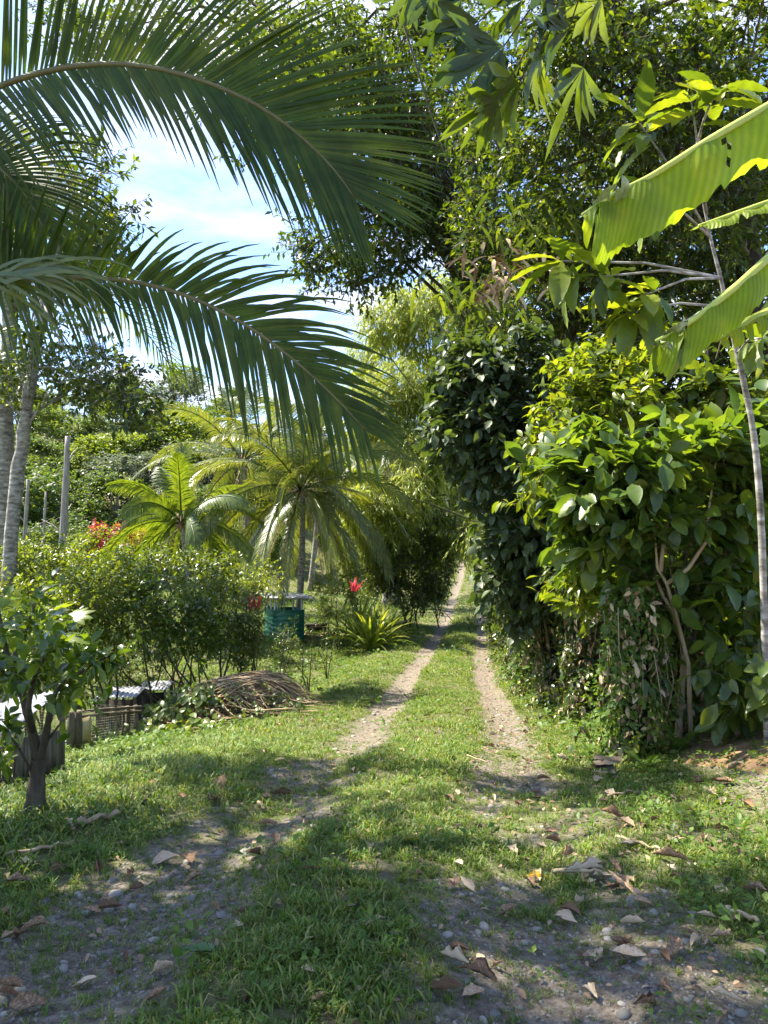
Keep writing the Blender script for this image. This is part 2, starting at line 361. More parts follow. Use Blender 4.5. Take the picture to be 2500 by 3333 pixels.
M['roof'] = solid_mat('zinc_sheet', [(0.22, 0.225, 0.24), (0.38, 0.39, 0.42), (0.52, 0.53, 0.56)], 3.5, 0.42, 0.05, metal=0.25)
M['white'] = solid_mat('white_post', [(0.5, 0.5, 0.47), (0.75, 0.75, 0.72)], 12, 0.7, 0.1)
M['wood_old'] = solid_mat('weathered_wood', [(0.05, 0.04, 0.025), (0.13, 0.105, 0.07), (0.22, 0.185, 0.13)], 9, 0.9, 0.6, (1, 1, 0.3))
M['net'] = solid_mat('pen_netting', [(0.28, 0.25, 0.15), (0.42, 0.38, 0.25)], 6, 0.9, 0)
M['board'] = solid_mat('faded_board', [(0.32, 0.23, 0.10), (0.5, 0.40, 0.2), (0.58, 0.48, 0.27)], 4, 0.9, 0.2)
def banana_mat():
    m, nt = new_mat('banana_leaf')
    tcn = N(nt, 'ShaderNodeTexCoord'); uvm = N(nt, 'ShaderNodeAttribute', attribute_name='lv')
    wv = N(nt, 'ShaderNodeMath', operation='MULTIPLY'); L(nt, uvm.outputs['Fac'], wv.inputs[0]); wv.inputs[1].default_value = 260.0
    sn = N(nt, 'ShaderNodeMath', operation='SINE'); L(nt, wv.outputs[0], sn.inputs[0])
    nz = N(nt, 'ShaderNodeTexNoise', Scale=7.0, Detail=5.0); L(nt, tcn.outputs['Object'], nz.inputs['Vector'])
    c = ramp(nt, nz.outputs['Fac'], [(0.30, (0.14, 0.20, 0.012)), (0.55, (0.18, 0.26, 0.014)), (0.75, (0.26, 0.30, 0.02))])
    st = N(nt, 'ShaderNodeMix', data_type='RGBA', blend_type='MULTIPLY'); st.inputs['Factor'].default_value = 1
    sc_ = N(nt, 'ShaderNodeMath', operation='MULTIPLY_ADD'); L(nt, sn.outputs[0], sc_.inputs[0]); sc_.inputs[1].default_value = 0.11; sc_.inputs[2].default_value = 0.95
    cb = N(nt, 'ShaderNodeCombineColor'); [L(nt, sc_.outputs[0], cb.inputs[i]) for i in range(3)]
    L(nt, c, st.inputs['A']); L(nt, cb.outputs[0], st.inputs['B'])
    p = N(nt, 'ShaderNodeBsdfPrincipled', Roughness=0.5); p.inputs['Specular IOR Level'].default_value = .3; L(nt, st.outputs['Result'], p.inputs['Base Color'])
    bp = N(nt, 'ShaderNodeBump', Strength=0.35, Distance=0.004); L(nt, sn.outputs[0], bp.inputs['Height']); L(nt, bp.outputs[0], p.inputs['Normal'])
    t = N(nt, 'ShaderNodeBsdfTranslucent'); tm = N(nt, 'ShaderNodeMix', data_type='RGBA', blend_type='MULTIPLY'); tm.inputs['Factor'].default_value = 1
    L(nt, st.outputs['Result'], tm.inputs['A']); tm.inputs['B'].default_value = (2.8, 2.5, 0.45, 1); L(nt, tm.outputs['Result'], t.inputs[0])
    ms = N(nt, 'ShaderNodeMixShader', Fac=0.55); L(nt, p.outputs[0], ms.inputs[1]); L(nt, t.outputs[0], ms.inputs[2])
    o = N(nt, 'ShaderNodeOutputMaterial'); L(nt, ms.outputs[0], o.inputs[0]); return m
M['banana'] = banana_mat()
M['banana_rib'] = solid_mat('banana_midrib', [(0.35, 0.40, 0.06), (0.48, 0.52, 0.10)], 5, 0.5, 0)
def ground_mat():
    m, nt = new_mat('ground_soil')
    ge = N(nt, 'ShaderNodeNewGeometry'); a = N(nt, 'ShaderNodeAttribute', attribute_name='lv')
    n1 = N(nt, 'ShaderNodeTexNoise', Scale=2.5, Detail=8.0, Roughness=0.7); L(nt, ge.outputs['Position'], n1.inputs['Vector'])
    n2 = N(nt, 'ShaderNodeTexNoise', Scale=26.0, Detail=9.0, Roughness=0.78); L(nt, ge.outputs['Position'], n2.inputs['Vector'])
    soil = ramp(nt, n2.outputs['Fac'], [(0.3, (0.06, 0.045, 0.03)), (0.5, (0.14, 0.105, 0.07)), (0.7, (0.27, 0.22, 0.16))])
    rut = ramp(nt, n2.outputs['Fac'], [(0.34, (0.06, 0.047, 0.033)), (0.47, (0.15, 0.122, 0.09)), (0.57, (0.235, 0.195, 0.15)), (0.7, (0.35, 0.30, 0.235))])
    gr = ramp(nt, n2.outputs['Fac'], [(0.3, (0.045, 0.06, 0.018)), (0.5, (0.09, 0.12, 0.025)), (0.72, (0.14, 0.17, 0.04))])
    cl = ramp(nt, n1.outputs['Fac'], [(0.35, (0.0, 0.0, 0.0)), (0.62, (1, 1, 1))])
    g2 = N(nt, 'ShaderNodeMix', data_type='RGBA'); L(nt, cl, g2.inputs['Factor']); L(nt, soil, g2.inputs['A']); L(nt, gr, g2.inputs['B'])
    mx = N(nt, 'ShaderNodeMix', data_type='RGBA'); L(nt, a.outputs['Fac'], mx.inputs['Factor']); L(nt, g2.outputs['Result'], mx.inputs['A']); L(nt, rut, mx.inputs['B'])
    p = N(nt, 'ShaderNodeBsdfPrincipled', Roughness=0.95); p.inputs['Specular IOR Level'].default_value = 0.2
    L(nt, mx.outputs['Result'], p.inputs['Base Color'])
    bp = N(nt, 'ShaderNodeBump', Strength=0.9, Distance=0.02); L(nt, n2.outputs['Fac'], bp.inputs['Height']); L(nt, bp.outputs[0], p.inputs['Normal'])
    o = N(nt, 'ShaderNodeOutputMaterial'); L(nt, p.outputs[0], o.inputs[0]); return m
M['ground'] = ground_mat()
M['bank'] = solid_mat('clay_bank', [(0.11, 0.065, 0.03), (0.20, 0.12, 0.06), (0.28, 0.19, 0.10)], 6, 0.95, 0.8)

# ------------------------------------------------------------------ ground
yy = np.concatenate([np.linspace(-6, 0.8, 12, endpoint=False), 0.8 * (250 / 0.8) ** np.linspace(0, 1, 330)])
uu = np.concatenate([-np.geomspace(150, 3.2, 50)[:-1], np.linspace(-3.2, 3.6, 150), np.geomspace(3.6, 150, 50)[1:]])
UU, YY = np.meshgrid(uu, yy)
XX = UU + xc(YY); ZZ = gh(XX, YY)
ny, nx = XX.shape
idx = np.arange(ny * nx).reshape(ny, nx)
g = Geo(); g.add(np.stack([XX, YY, ZZ], -1), np.stack([idx[:-1, :-1], idx[:-1, 1:], idx[1:, 1:], idx[1:, :-1]], -1), None, dirt_mask(XX, YY).ravel())
ground = obj('ground', g.mesh('ground', M['ground'], smooth=True), kind='structure')
ground['label'] = 'sloping ground of soil and grass with the two worn wheel ruts of the track'

# ------------------------------------------------------------------ scatter machinery for uncountable stuff
def instancer(name, pts, rots, scl, templates, label):
    me = bpy.data.meshes.new(name); me.vertices.add(len(pts)); me.vertices.foreach_set('co', pts.astype(np.float32).ravel())
    a = me.attributes.new('rot', 'FLOAT_VECTOR', 'POINT'); a.data.foreach_set('vector', rots.astype(np.float32).ravel())
    a = me.attributes.new('scl', 'FLOAT_VECTOR', 'POINT'); a.data.foreach_set('vector', scl.astype(np.float32).ravel())
    o = obj(name, me, kind='stuff'); o['label'] = label
    c = bpy.data.collections.new(name + '_pieces')
    for t in templates: c.objects.link(bpy.data.objects.new(name + '_piece', t))
    ng = bpy.data.node_groups.new(name, 'GeometryNodeTree')
    ng.interface.new_socket('Geometry', in_out='INPUT', socket_type='NodeSocketGeometry')
    ng.interface.new_socket('Geometry', in_out='OUTPUT', socket_type='NodeSocketGeometry')
    i = ng.nodes.new('NodeGroupInput'); u = ng.nodes.new('NodeGroupOutput')
    ip = ng.nodes.new('GeometryNodeInstanceOnPoints'); ci = ng.nodes.new('GeometryNodeCollectionInfo')
    ci.inputs['Collection'].default_value = c; ci.inputs['Separate Children'].default_value = True; ci.inputs['Reset Children'].default_value = True
    ip.inputs['Pick Instance'].default_value = True
    m2p = ng.nodes.new('GeometryNodeMeshToPoints')
    def attr(nm, ty='FLOAT_VECTOR'):
        n = ng.nodes.new('GeometryNodeInputNamedAttribute'); n.data_type = ty; n.inputs['Name'].default_value = nm; return n.outputs['Attribute']
    L(ng, i.outputs[0], m2p.inputs['Mesh']); L(ng, m2p.outputs[0], ip.inputs['Points'])
    L(ng, ci.outputs[0], ip.inputs['Instance']); L(ng, attr('rot'), ip.inputs['Rotation']); L(ng, attr('scl'), ip.inputs['Scale'])
    L(ng, ip.outputs[0], u.inputs[0])
    md = o.modifiers.new('scatter', 'NODES'); md.node_group = ng
    return o
def tuft(nb, h, w, spread, seed):
    r = np.random.default_rng(seed); g = Geo()
    for k in range(nb):
        an = r.uniform(0, 6.283); rad = spread * math.sqrt(r.uniform(0, 1)); b = np.array([math.cos(an) * rad, math.sin(an) * rad, -0.004])
        da = r.uniform(0, 6.283); d = np.array([math.cos(da), math.sin(da), 0]); s_ = np.array([-d[1], d[0], 0])
        hh = h * r.uniform(0.5, 1.15); lean = r.uniform(0.3, 1.1) * hh; ww = w * r.uniform(0.7, 1.2)
        P0 = b; P1 = b + d * lean * 0.28 + np.array([0, 0, hh * 0.55]); P2 = b + d * lean * 0.7 + np.array([0, 0, hh * 0.85]); P3 = b + d * lean * 1.15 + np.array([0, 0, hh * r.uniform(0.6, 0.95)])
        g.add([P0 - s_ * ww * .35, P0 + s_ * ww * .35, P1 - s_ * ww * .5, P1 + s_ * ww * .5, P2 - s_ * ww * .42, P2 + s_ * ww * .42, P3], [(0, 1, 3, 2), (2, 3, 5, 4)], [(4, 5, 6)], r.uniform(0, 1) * (0.55 if r.uniform() < .85 else 1.0))
    return g.mesh('grass_tuft', M['grass'])
def in_view(x, y, mar=250):
    px, py, d = project(np.stack([x, y, gh(x, y)], -1)); return (px > -mar) & (px < 2500 + mar) & (py < 3333 + mar) & (d > 0.5)
def scatter_ground(zones, dens_fn, seed):
    r = np.random.default_rng(seed); out = []
    for (y0, y1, dens, sc) in zones:
        x0, x1 = -0.56 * y1 - 1, 0.56 * y1 + 1; n = int((x1 - x0) * (y1 - y0) * dens)
        x = r.uniform(x0, x1, n); y = r.uniform(y0, y1, n)
        k = in_view(x, y); x, y = x[k], y[k]
        k = r.uniform(0, 1, len(x)) < dens_fn(x, y); x, y = x[k], y[k]
        out.append(np.stack([x, y, np.full(len(x), sc)], -1))
    return np.concatenate(out)
def grass_d(x, y):
    u = x - xc(y); d = 1 - (0.95 - .42 * sst(11, 6, y)) * sst(0.15, 0.75, dirt_mask(x, y))
    d = d * (1 - 0.92 * sst(2.2, 3.0, u)) * (0.45 + 0.8 * sst(0.35, 0.6, fbm(x * 1.7, y * 1.7, 77, 3)))
    d = d * (1 - 0.65 * sst(-0.1, -0.35, -np.abs(u - 1.1) + 0.45) * 0) 
    return d
tpl = [tuft(11, 0.050, 0.0065, 0.035, 1), tuft(9, 0.065, 0.0075, 0.03, 2), tuft(14, 0.038, 0.006, 0.045, 3), tuft(8, 0.085, 0.007, 0.03, 4), tuft(12, 0.032, 0.0065, 0.05, 5)]
pt = scatter_ground([(1.4, 4, 1150, 0.8), (4, 8, 760, 0.82), (8, 15, 360, 0.95), (15, 30, 130, 1.35), (30, 80, 26, 2.1)], grass_d, 3)
n = len(pt); zz = gh(pt[:, 0], pt[:, 1])
rot = np.stack([rng.normal(0, .15, n), rng.normal(0, .15, n), rng.uniform(0, 6.28, n)], -1)
clump = 0.55 + 0.95 * fbm(pt[:, 0] * 0.9, pt[:, 1] * 0.9, 91, 3)
u_ = pt[:, 0] - xc(pt[:, 1])
tall = 0.85 + 0.35 * sst(-1.2, -2.2, u_) * sst(12, 6, pt[:, 1]) + 0.08 * np.exp(-(u_ / 0.45) ** 2) - 0.40 * sst(0.2, 0.6, dirt_mask(pt[:, 0], pt[:, 1]))
sc = pt[:, 2] * clump * rng.uniform(0.75, 1.3, n) * tall
instancer('grass', np.stack([pt[:, 0], pt[:, 1], zz], -1), rot, np.stack([sc, sc, sc * rng.uniform(.8, 1.2, n)], -1), tpl, 'short green grass growing over the verges and the strip between the ruts')
print('grass tufts', n)

# low leafy weeds along both verges
def weed(seed, mat, n=14, r0=0.07, ls=0.035, tplt=LF4W):
    r = np.random.default_rng(seed); g = Geo()
    a = r.uniform(0, 6.28, n); rad = r0 * np.sqrt(r.uniform(0, 1, n)); h = r.uniform(0.012, 0.06, n)
    pos = np.stack([np.cos(a) * rad, np.sin(a) * rad, h], -1); d = np.stack([np.cos(a + r.normal(0, 1, n)), np.sin(a + r.normal(0, 1, n)), r.uniform(-.2, .6, n)], -1)
    add_leaves(g, tplt, pos, d, np.tile([0, 0, 1.0], (n, 1)) + r.normal(0, .35, (n, 3)), ls * r.uniform(.6, 1.3, n), r.uniform(0, 1, n))
    return g.mesh('weed_sprig', mat)
def weed_d(x, y):
    u = x - xc(y)
    return np.clip(0.10 + 0.9 * sst(1.15, 1.7, u) + 0.5 * sst(-2.0, -3.2, u) + 0.25 * sst(.55, .7, fbm(x * 1.1, y * 1.1, 5, 3)), 0, 1) * (1 - .9 * sst(.3, .8, dirt_mask(x, y)) * (u < 1.7))
pt = scatter_ground([(1.4, 8, 60, 1.0), (8, 16, 40, 1.5), (16, 40, 10, 2.6)], weed_d, 9); n = len(pt)
sc = pt[:, 2] * rng.uniform(.6, 1.5, n)
instancer('ground_cover', np.stack([pt[:, 0], pt[:, 1], gh(pt[:, 0], pt[:, 1])], -1), np.stack([rng.normal(0, .15, n), rng.normal(0, .15, n), rng.uniform(0, 6.28, n)], -1), np.repeat(sc[:, None], 3, 1), [weed(1, M['weed']), weed(2, M['weed'], 10), weed(3, M['weed'], 18, .09, .03)], 'low broad leafed weeds creeping through the grass of the verges')

# stones in the ruts
def stone_mesh(seed):
    r = np.random.default_rng(seed); g = Geo(); n, k = 9, 5; V = []
    sq = r.uniform(.4, .62); ax = r.uniform(.68, 1)
    for i in range(1, k):
        th = math.pi * i / k
        for j in range(n):
            a = 6.283 * j / n; q = 1 + r.normal(0, .07); V.append((math.sin(th) * math.cos(a) * q, math.sin(th) * math.sin(a) * q * ax, math.cos(th) * q * sq))
    V += [(0, 0, sq), (0, 0, -sq)]; Q = []; T = []
    for i in range(k - 2):
        for j in range(n): Q.append((i * n + j, (i + 1) * n + j, (i + 1) * n + (j + 1) % n, i * n + (j + 1) % n))
    for j in range(n): T.append(((k - 1) * n, j, (j + 1) % n)); T.append(((k - 1) * n + 1, (k - 2) * n + (j + 1) % n, (k - 2) * n + j))
    g.add(V, Q, T); return g.mesh('stone', M['stone'], smooth=True)
SM = [stone_mesh(i) for i in range(10)]
def stone_d(x, y): return sst(.25, .75, dirt_mask(x, y)) * ((x - xc(y)) < 1.7)
sp = scatter_ground([(1.5, 3.6, 60, 1), (3.6, 6, 30, 1.1), (6, 11, 8, 1.4)], stone_d, 21)
rng.shuffle(sp); sp = sp[np.argsort(sp[:, 1])][:290]
for i, (x, y, s_) in enumerate(sp):
    o = obj('stone', SM[i % 10], ground); r_ = rng.uniform(.012, .026) * (1.45 if rng.uniform() < .22 else 1) * s_
    o.location = (x, y, float(gh(x, y)) - r_ * 0.08); o.scale = (r_, r_, r_); o.rotation_euler = (rng.normal(0, .2), rng.normal(0, .2), rng.uniform(0, 6.28))
pt = scatter_ground([(1.4, 4, 1100, 1), (4, 8, 450, 1.15), (8, 20, 50, 1.9)], stone_d, 22); n = len(pt)
sc = pt[:, 2] * rng.uniform(.003, .009, n)
instancer('gravel', np.stack([pt[:, 0], pt[:, 1], gh(pt[:, 0], pt[:, 1])], -1), rng.uniform(0, 6.28, (n, 3)) * [.1, .1, 1], np.repeat(sc[:, None], 3, 1), SM[:5], 'fine grey pebbles and grit showing in the wheel ruts')

# ------------------------------------------------------------------ plant machinery
def shoots(C, rad, nsh, nl, ls, outward=None, ow=0.6, upw=0.3, droop=0.25, spread=0.9, seed=0, hang=0.0, sl=1.0):
    """C clump centres (k,3), rad (k,) -> leaf arrays and twig segments"""
    r = np.random.default_rng(seed); C = np.asarray(C, float); k = len(C); rad = np.broadcast_to(rad, (k,))
    c = np.repeat(C, nsh, 0); rr = np.repeat(rad, nsh)
    d = nrm(r.normal(0, 1, (k * nsh, 3)))
    if outward is not None: d = d + ow * nrm(c - outward)
    d = nrm(d + np.array([0, 0, upw]))
    o = c + r.normal(0, .28, c.shape) * rr[:, None]
    Ln = rr * r.uniform(.55, 1.15, len(rr)) * sl; tip = o + d * Ln[:, None] + np.array([0, 0, -1]) * (hang * Ln)[:, None]
    t = np.tile(np.linspace(.25, 1, nl), len(o)) + r.uniform(-.05, .05, len(o) * nl)
    O = np.repeat(o, nl, 0); T_ = np.repeat(tip, nl, 0); D = np.repeat(d, nl, 0)
    pos = O + (T_ - O) * t[:, None]
    per = nrm(np.cross(D, r.normal(0, 1, D.shape)))
    ld = nrm(D * 0.7 + per * spread + np.array([0, 0, -droop]))
    up = nrm(np.array([0, 0, 1.0]) + r.normal(0, .45, D.shape))
    size = ls * (0.45 + 0.9 * r.beta(2.2, 1.8, len(pos)))
    return pos, ld, up, size, o, tip
def ell(n, c, rx, ry, rz, seed, shell=0.55):
    r = np.random.default_rng(seed); d = nrm(r.normal(0, 1, (n, 3))); q = (shell + (1 - shell) * r.uniform(0, 1, n)) [:, None]
    return np.asarray(c) + d * q * np.array([rx, ry, rz])
def blobs(bl, per_m3_or_n, seed):
    """bl: (px,py,rxpx,rypx,depth,rdepth,n)"""
    C = []
    for i, (px, py, rx, ry, d, rd, n) in enumerate(bl):
        C.append(ell(n, at(px, py, d), rx * d / FPX, rd, ry * d / FPX, seed + i))
    return np.concatenate(C)
SEED = [100]
def plant(name, label, cat, base, C, crad, nsh, nl, ls, mat, tp=LF4, parts=0, ptp=None, trunk=None, trunk_r=0.1, trunk_mat='bark', limbs=True,
          outward=None, group=None, droop=0.25, upw=0.3, ow=0.6, hang=0.0, spread=.9, leafname='leaf', limb_from=None, limb_r=0.02, stuffname='foliage', sl=1.0, trunk_n=10, cull_ground=True, maxlimb=22):
    SEED[0] += 7; sd_ = SEED[0]; base = np.asarray(base, float)
    th = thing(name, label, cat, tuple(base), group)
    cen = outward if outward is not None else C.mean(0)
    pos, ld, up, size, o, tip = shoots(C, crad, nsh, nl, ls, cen, ow, upw, droop, spread, sd_, hang, sl)
    r = np.random.default_rng(sd_)
    if cull_ground:
        k = pos[:, 2] > gh(pos[:, 0], pos[:, 1]) + 0.02; pos, ld, up, size = pos[k], ld[k], up[k], size[k]
    # thin leaves that would stand right in front of the lens
    pick = np.zeros(len(pos), bool)
    if parts:
        px, py, d = project(pos); ok = (px > 0) & (px < 2500) & (py > 0) & (py < 3333) & (d > .5)
        sc_ = np.where(ok, d - 1.2 * (size / ls) + r.uniform(0, 1, len(d)) * crad * 1.2, 1e9); ix = np.argsort(sc_)[:parts]; ix = ix[sc_[ix] < 1e8]; pick[ix] = True
        leaf_objects(th, leafname, [ptp or tp], M[mat], pos[pick], ld[pick], up[pick], size[pick])
    g = Geo(); k = ~pick; add_leaves(g, tp, pos[k], ld[k], up[k], size[k], r.uniform(0, 1, k.sum()))
    part(stuffname, g, M[mat], th, kind='stuff' if parts else None)
    g = Geo(); sticks(g, o, tip, crad * 0.018, crad * 0.006)
    if trunk is not None:
        tr = np.asarray(trunk, float); gt = Geo(); rr = np.linspace(1, .45, len(tr)) ** 0.9 * trunk_r; rr[0] *= 1.25
        # smooth the trunk line
        tt = np.linspace(0, len(tr) - 1, (len(tr) - 1) * 5 + 1); q = np.stack([np.interp(tt, range(len(tr)), tr[:, i]) for i in range(3)], -1)
        for _ in range(3): q[1:-1] = (q[:-2] + 2 * q[1:-1] + q[2:]) / 4
        q[1:-1] += r.normal(0, trunk_r * .12, q[1:-1].shape)
        tube(gt, q, np.interp(tt, range(len(tr)), rr) * (1 + r.normal(0, .04, len(tt))), trunk_n); part('trunk', gt, M[trunk_mat], th, smooth=True)
        if limbs:
            sel = C[r.permutation(len(C))[:maxlimb]]
            for c in sel:
                src = q[int(len(q) * r.uniform(.45, .99)) if limb_from is None else min(len(q) - 1, int(len(q) * r.uniform(limb_from, .99)))]
                mid = (src + c) / 2 + np.array([0, 0, .12]) * np.linalg.norm(c - src) + r.normal(0, .06, 3) * np.linalg.norm(c - src)
                tube(g, [src, (src + mid) / 2 + r.normal(0, .02, 3), mid, c], [limb_r * 1.5, limb_r * 1.2, limb_r * .8, limb_r * .3], 5, cap=False)
    part('branches', g, M['twig' if trunk_mat != 'bark_pale' else 'bark_pale'], th)
    return th

# palm frond
def frond_geo(g, gr, P, up, L0, nl, w, rng_, side_ang=65, drop=0.5, ragged=0.0, seg=4, tipscale=.35, start=.12, lv=None, lobes=None, twist=0, asym=0):
    """P: rachis points (k,3). up: approx normal side vector of the blade plane. returns nothing; leaflets into g, rachis into gr"""
    P = np.asarray(P, float); k = len(P); tt = np.linspace(0, 1, k)
    T_ = nrm(np.gradient(P, axis=0))
    if gr is not None: tube(gr, P, np.linspace(1, .18, k) * w * 0.62, 6)
    for s_ in (-1, 1):
        for i in range(nl):
            t = start + (1 - start) * (i + .5 + rng_.uniform(-.2, .2)) / nl
            p = np.array([np.interp(t, tt, P[:, j]) for j in range(3)]); tg = nrm(np.array([np.interp(t, tt, T_[:, j]) for j in range(3)]))
            n_ = nrm(up - (up @ tg) * tg); sd_ = np.cross(tg, n_) * s_
            ang = R(side_ang + asym * s_ - 38 * t ** 1.5 + rng_.normal(0, 2.5))
            d0 = nrm(tg * math.cos(ang) + sd_ * math.sin(ang) + n_ * 0.22)
            ln = L0 * (math.sin(math.pi * min(1, .22 + .78 * (1 - abs(t - .42) / .62))) * .5 + .5) * (1 - (1 - tipscale) * max(0, t - .6) / .4) * rng_.uniform(.88, 1.08)
            if lobes is not None and rng_.uniform() < ragged: ln *= rng_.uniform(.5, .9)
            q = [p]; d = d0.copy(); st = ln / seg
            for a in range(seg):
                d = nrm(d + np.array([0, 0, -1]) * drop * (a + .5) / seg * .55); q.append(q[-1] + d * st)
            q = np.array(q); wv = w * (1 - .4 * max(0, t - .5) * 2) * np.array([.55] + [1 - .93 * (a / seg) ** 1.8 for a in range(1, seg + 1)]) * rng_.uniform(.85, 1.1)
            tgq = nrm(np.gradient(q, axis=0)); side = nrm(np.cross(tgq, n_)); bend = nrm(np.cross(side, tgq))
            V = []; 
            for a in range(seg + 1):
                V += [q[a] - side[a] * wv[a] * .5 - bend[a] * wv[a] * .18, q[a], q[a] + side[a] * wv[a] * .5 - bend[a] * wv[a] * .18]
            Q = []
            for a in range(seg): Q += [(a * 3, a * 3 + 1, a * 3 + 4, a * 3 + 3), (a * 3 + 1, a * 3 + 2, a * 3 + 5, a * 3 + 4)]
            if callable(g): g(V, Q, t, s_)
            else: g.add(V, Q, None, rng_.uniform(0, 1) if lv is None else lv)
def arch(base, az, el, Ln, sag, k=10, rng_=None):
    d = np.array([math.cos(az) * math.cos(el), math.sin(az) * math.cos(el), math.sin(el)]); P = [np.asarray(base, float)]
    for i in range(k - 1):
        P.append(P[-1] + d * Ln / (k - 1)); d = nrm(d + np.array([0, 0, -1]) * sag * (0.4 + 1.2 * i / k) / k * 2)
    return np.array(P)
def palm(label, base, crown, nf, Ln, mat, trunk_r=.12, dead=5, seed=0, group=None, up_only=False, w=.035, leafl=.75):
    r = np.random.default_rng(seed); base = np.asarray(base, float); crown = np.asarray(crown, float)
    th = thing('coconut_palm', label, 'palm tree', tuple(base), group)
    g = Geo(); k = 14; tr = np.array([base + (crown - base) * t + np.array([math.sin(t * 2.5) * .12 * (crown - base)[2] * .15, 0, 0]) for t in np.linspace(-.02, 1, k)])
    tube(g, tr, trunk_r * (1 - .35 * np.linspace(0, 1, k)) * (1 + .25 * np.exp(-np.linspace(0, 1, k) * 12)) * (1 + .06 * (np.arange(k) % 2)), 12); part('trunk', g, M['bark_pale'], th, smooth=False)
    g = Geo()                                # fibrous crown shaft
    for i in range(26):
        a = r.uniform(0, 6.28); e = R(r.uniform(20, 80)); P = arch(crown - np.array([0, 0, .25]), a, e, .55, .5, 4); tube(g, P, [.05, .045, .03, .02], 4)
    part('crown_shaft', g, M['palm_dry'], th)
    for i in range(nf):
        az = i * 2.39996 + r.uniform(-.2, .2); f = (i / nf) ** .8
        el = R(84 - (126 if seed == 11 else 104) * f ** .9 + r.uniform(-6, 6)); lg = 1.12 * Ln * r.uniform(.85, 1.08) * (1 if f > .15 else .8)
        P = arch(crown, az, el, lg, .70 + .65 * f, 12); t0 = P[1] - P[0]
        up = nrm(np.cross(np.cross(t0, [0, 0, 1.0]), t0) + r.normal(0, .12, 3)) if abs(nrm(t0)[2]) < .98 else np.array([0, 1., 0])
        g = Geo(); frond_geo(g, g, P, up, leafl * r.uniform(.9, 1.1), 60, w * 1.7, r, 60, .9 + .6 * f, seg=3, start=.14, tipscale=.5)
        part('frond', g, M[mat], th)
    for i in range(dead):
        az = r.uniform(0, 6.28); P = arch(crown - np.array([0, 0, .15]), az, R(-45 + r.uniform(-15, 10)), Ln * .85, .9, 9)
        g = Geo(); frond_geo(g, g, P, np.array([math.cos(az), math.sin(az), .5]), leafl * .8, 30, w * .7, r, 45, 2.2, seg=3, start=.2)
        part('dead_frond', g, M['palm_dry'], th, label='brown dried frond hanging down along the trunk')
    return th
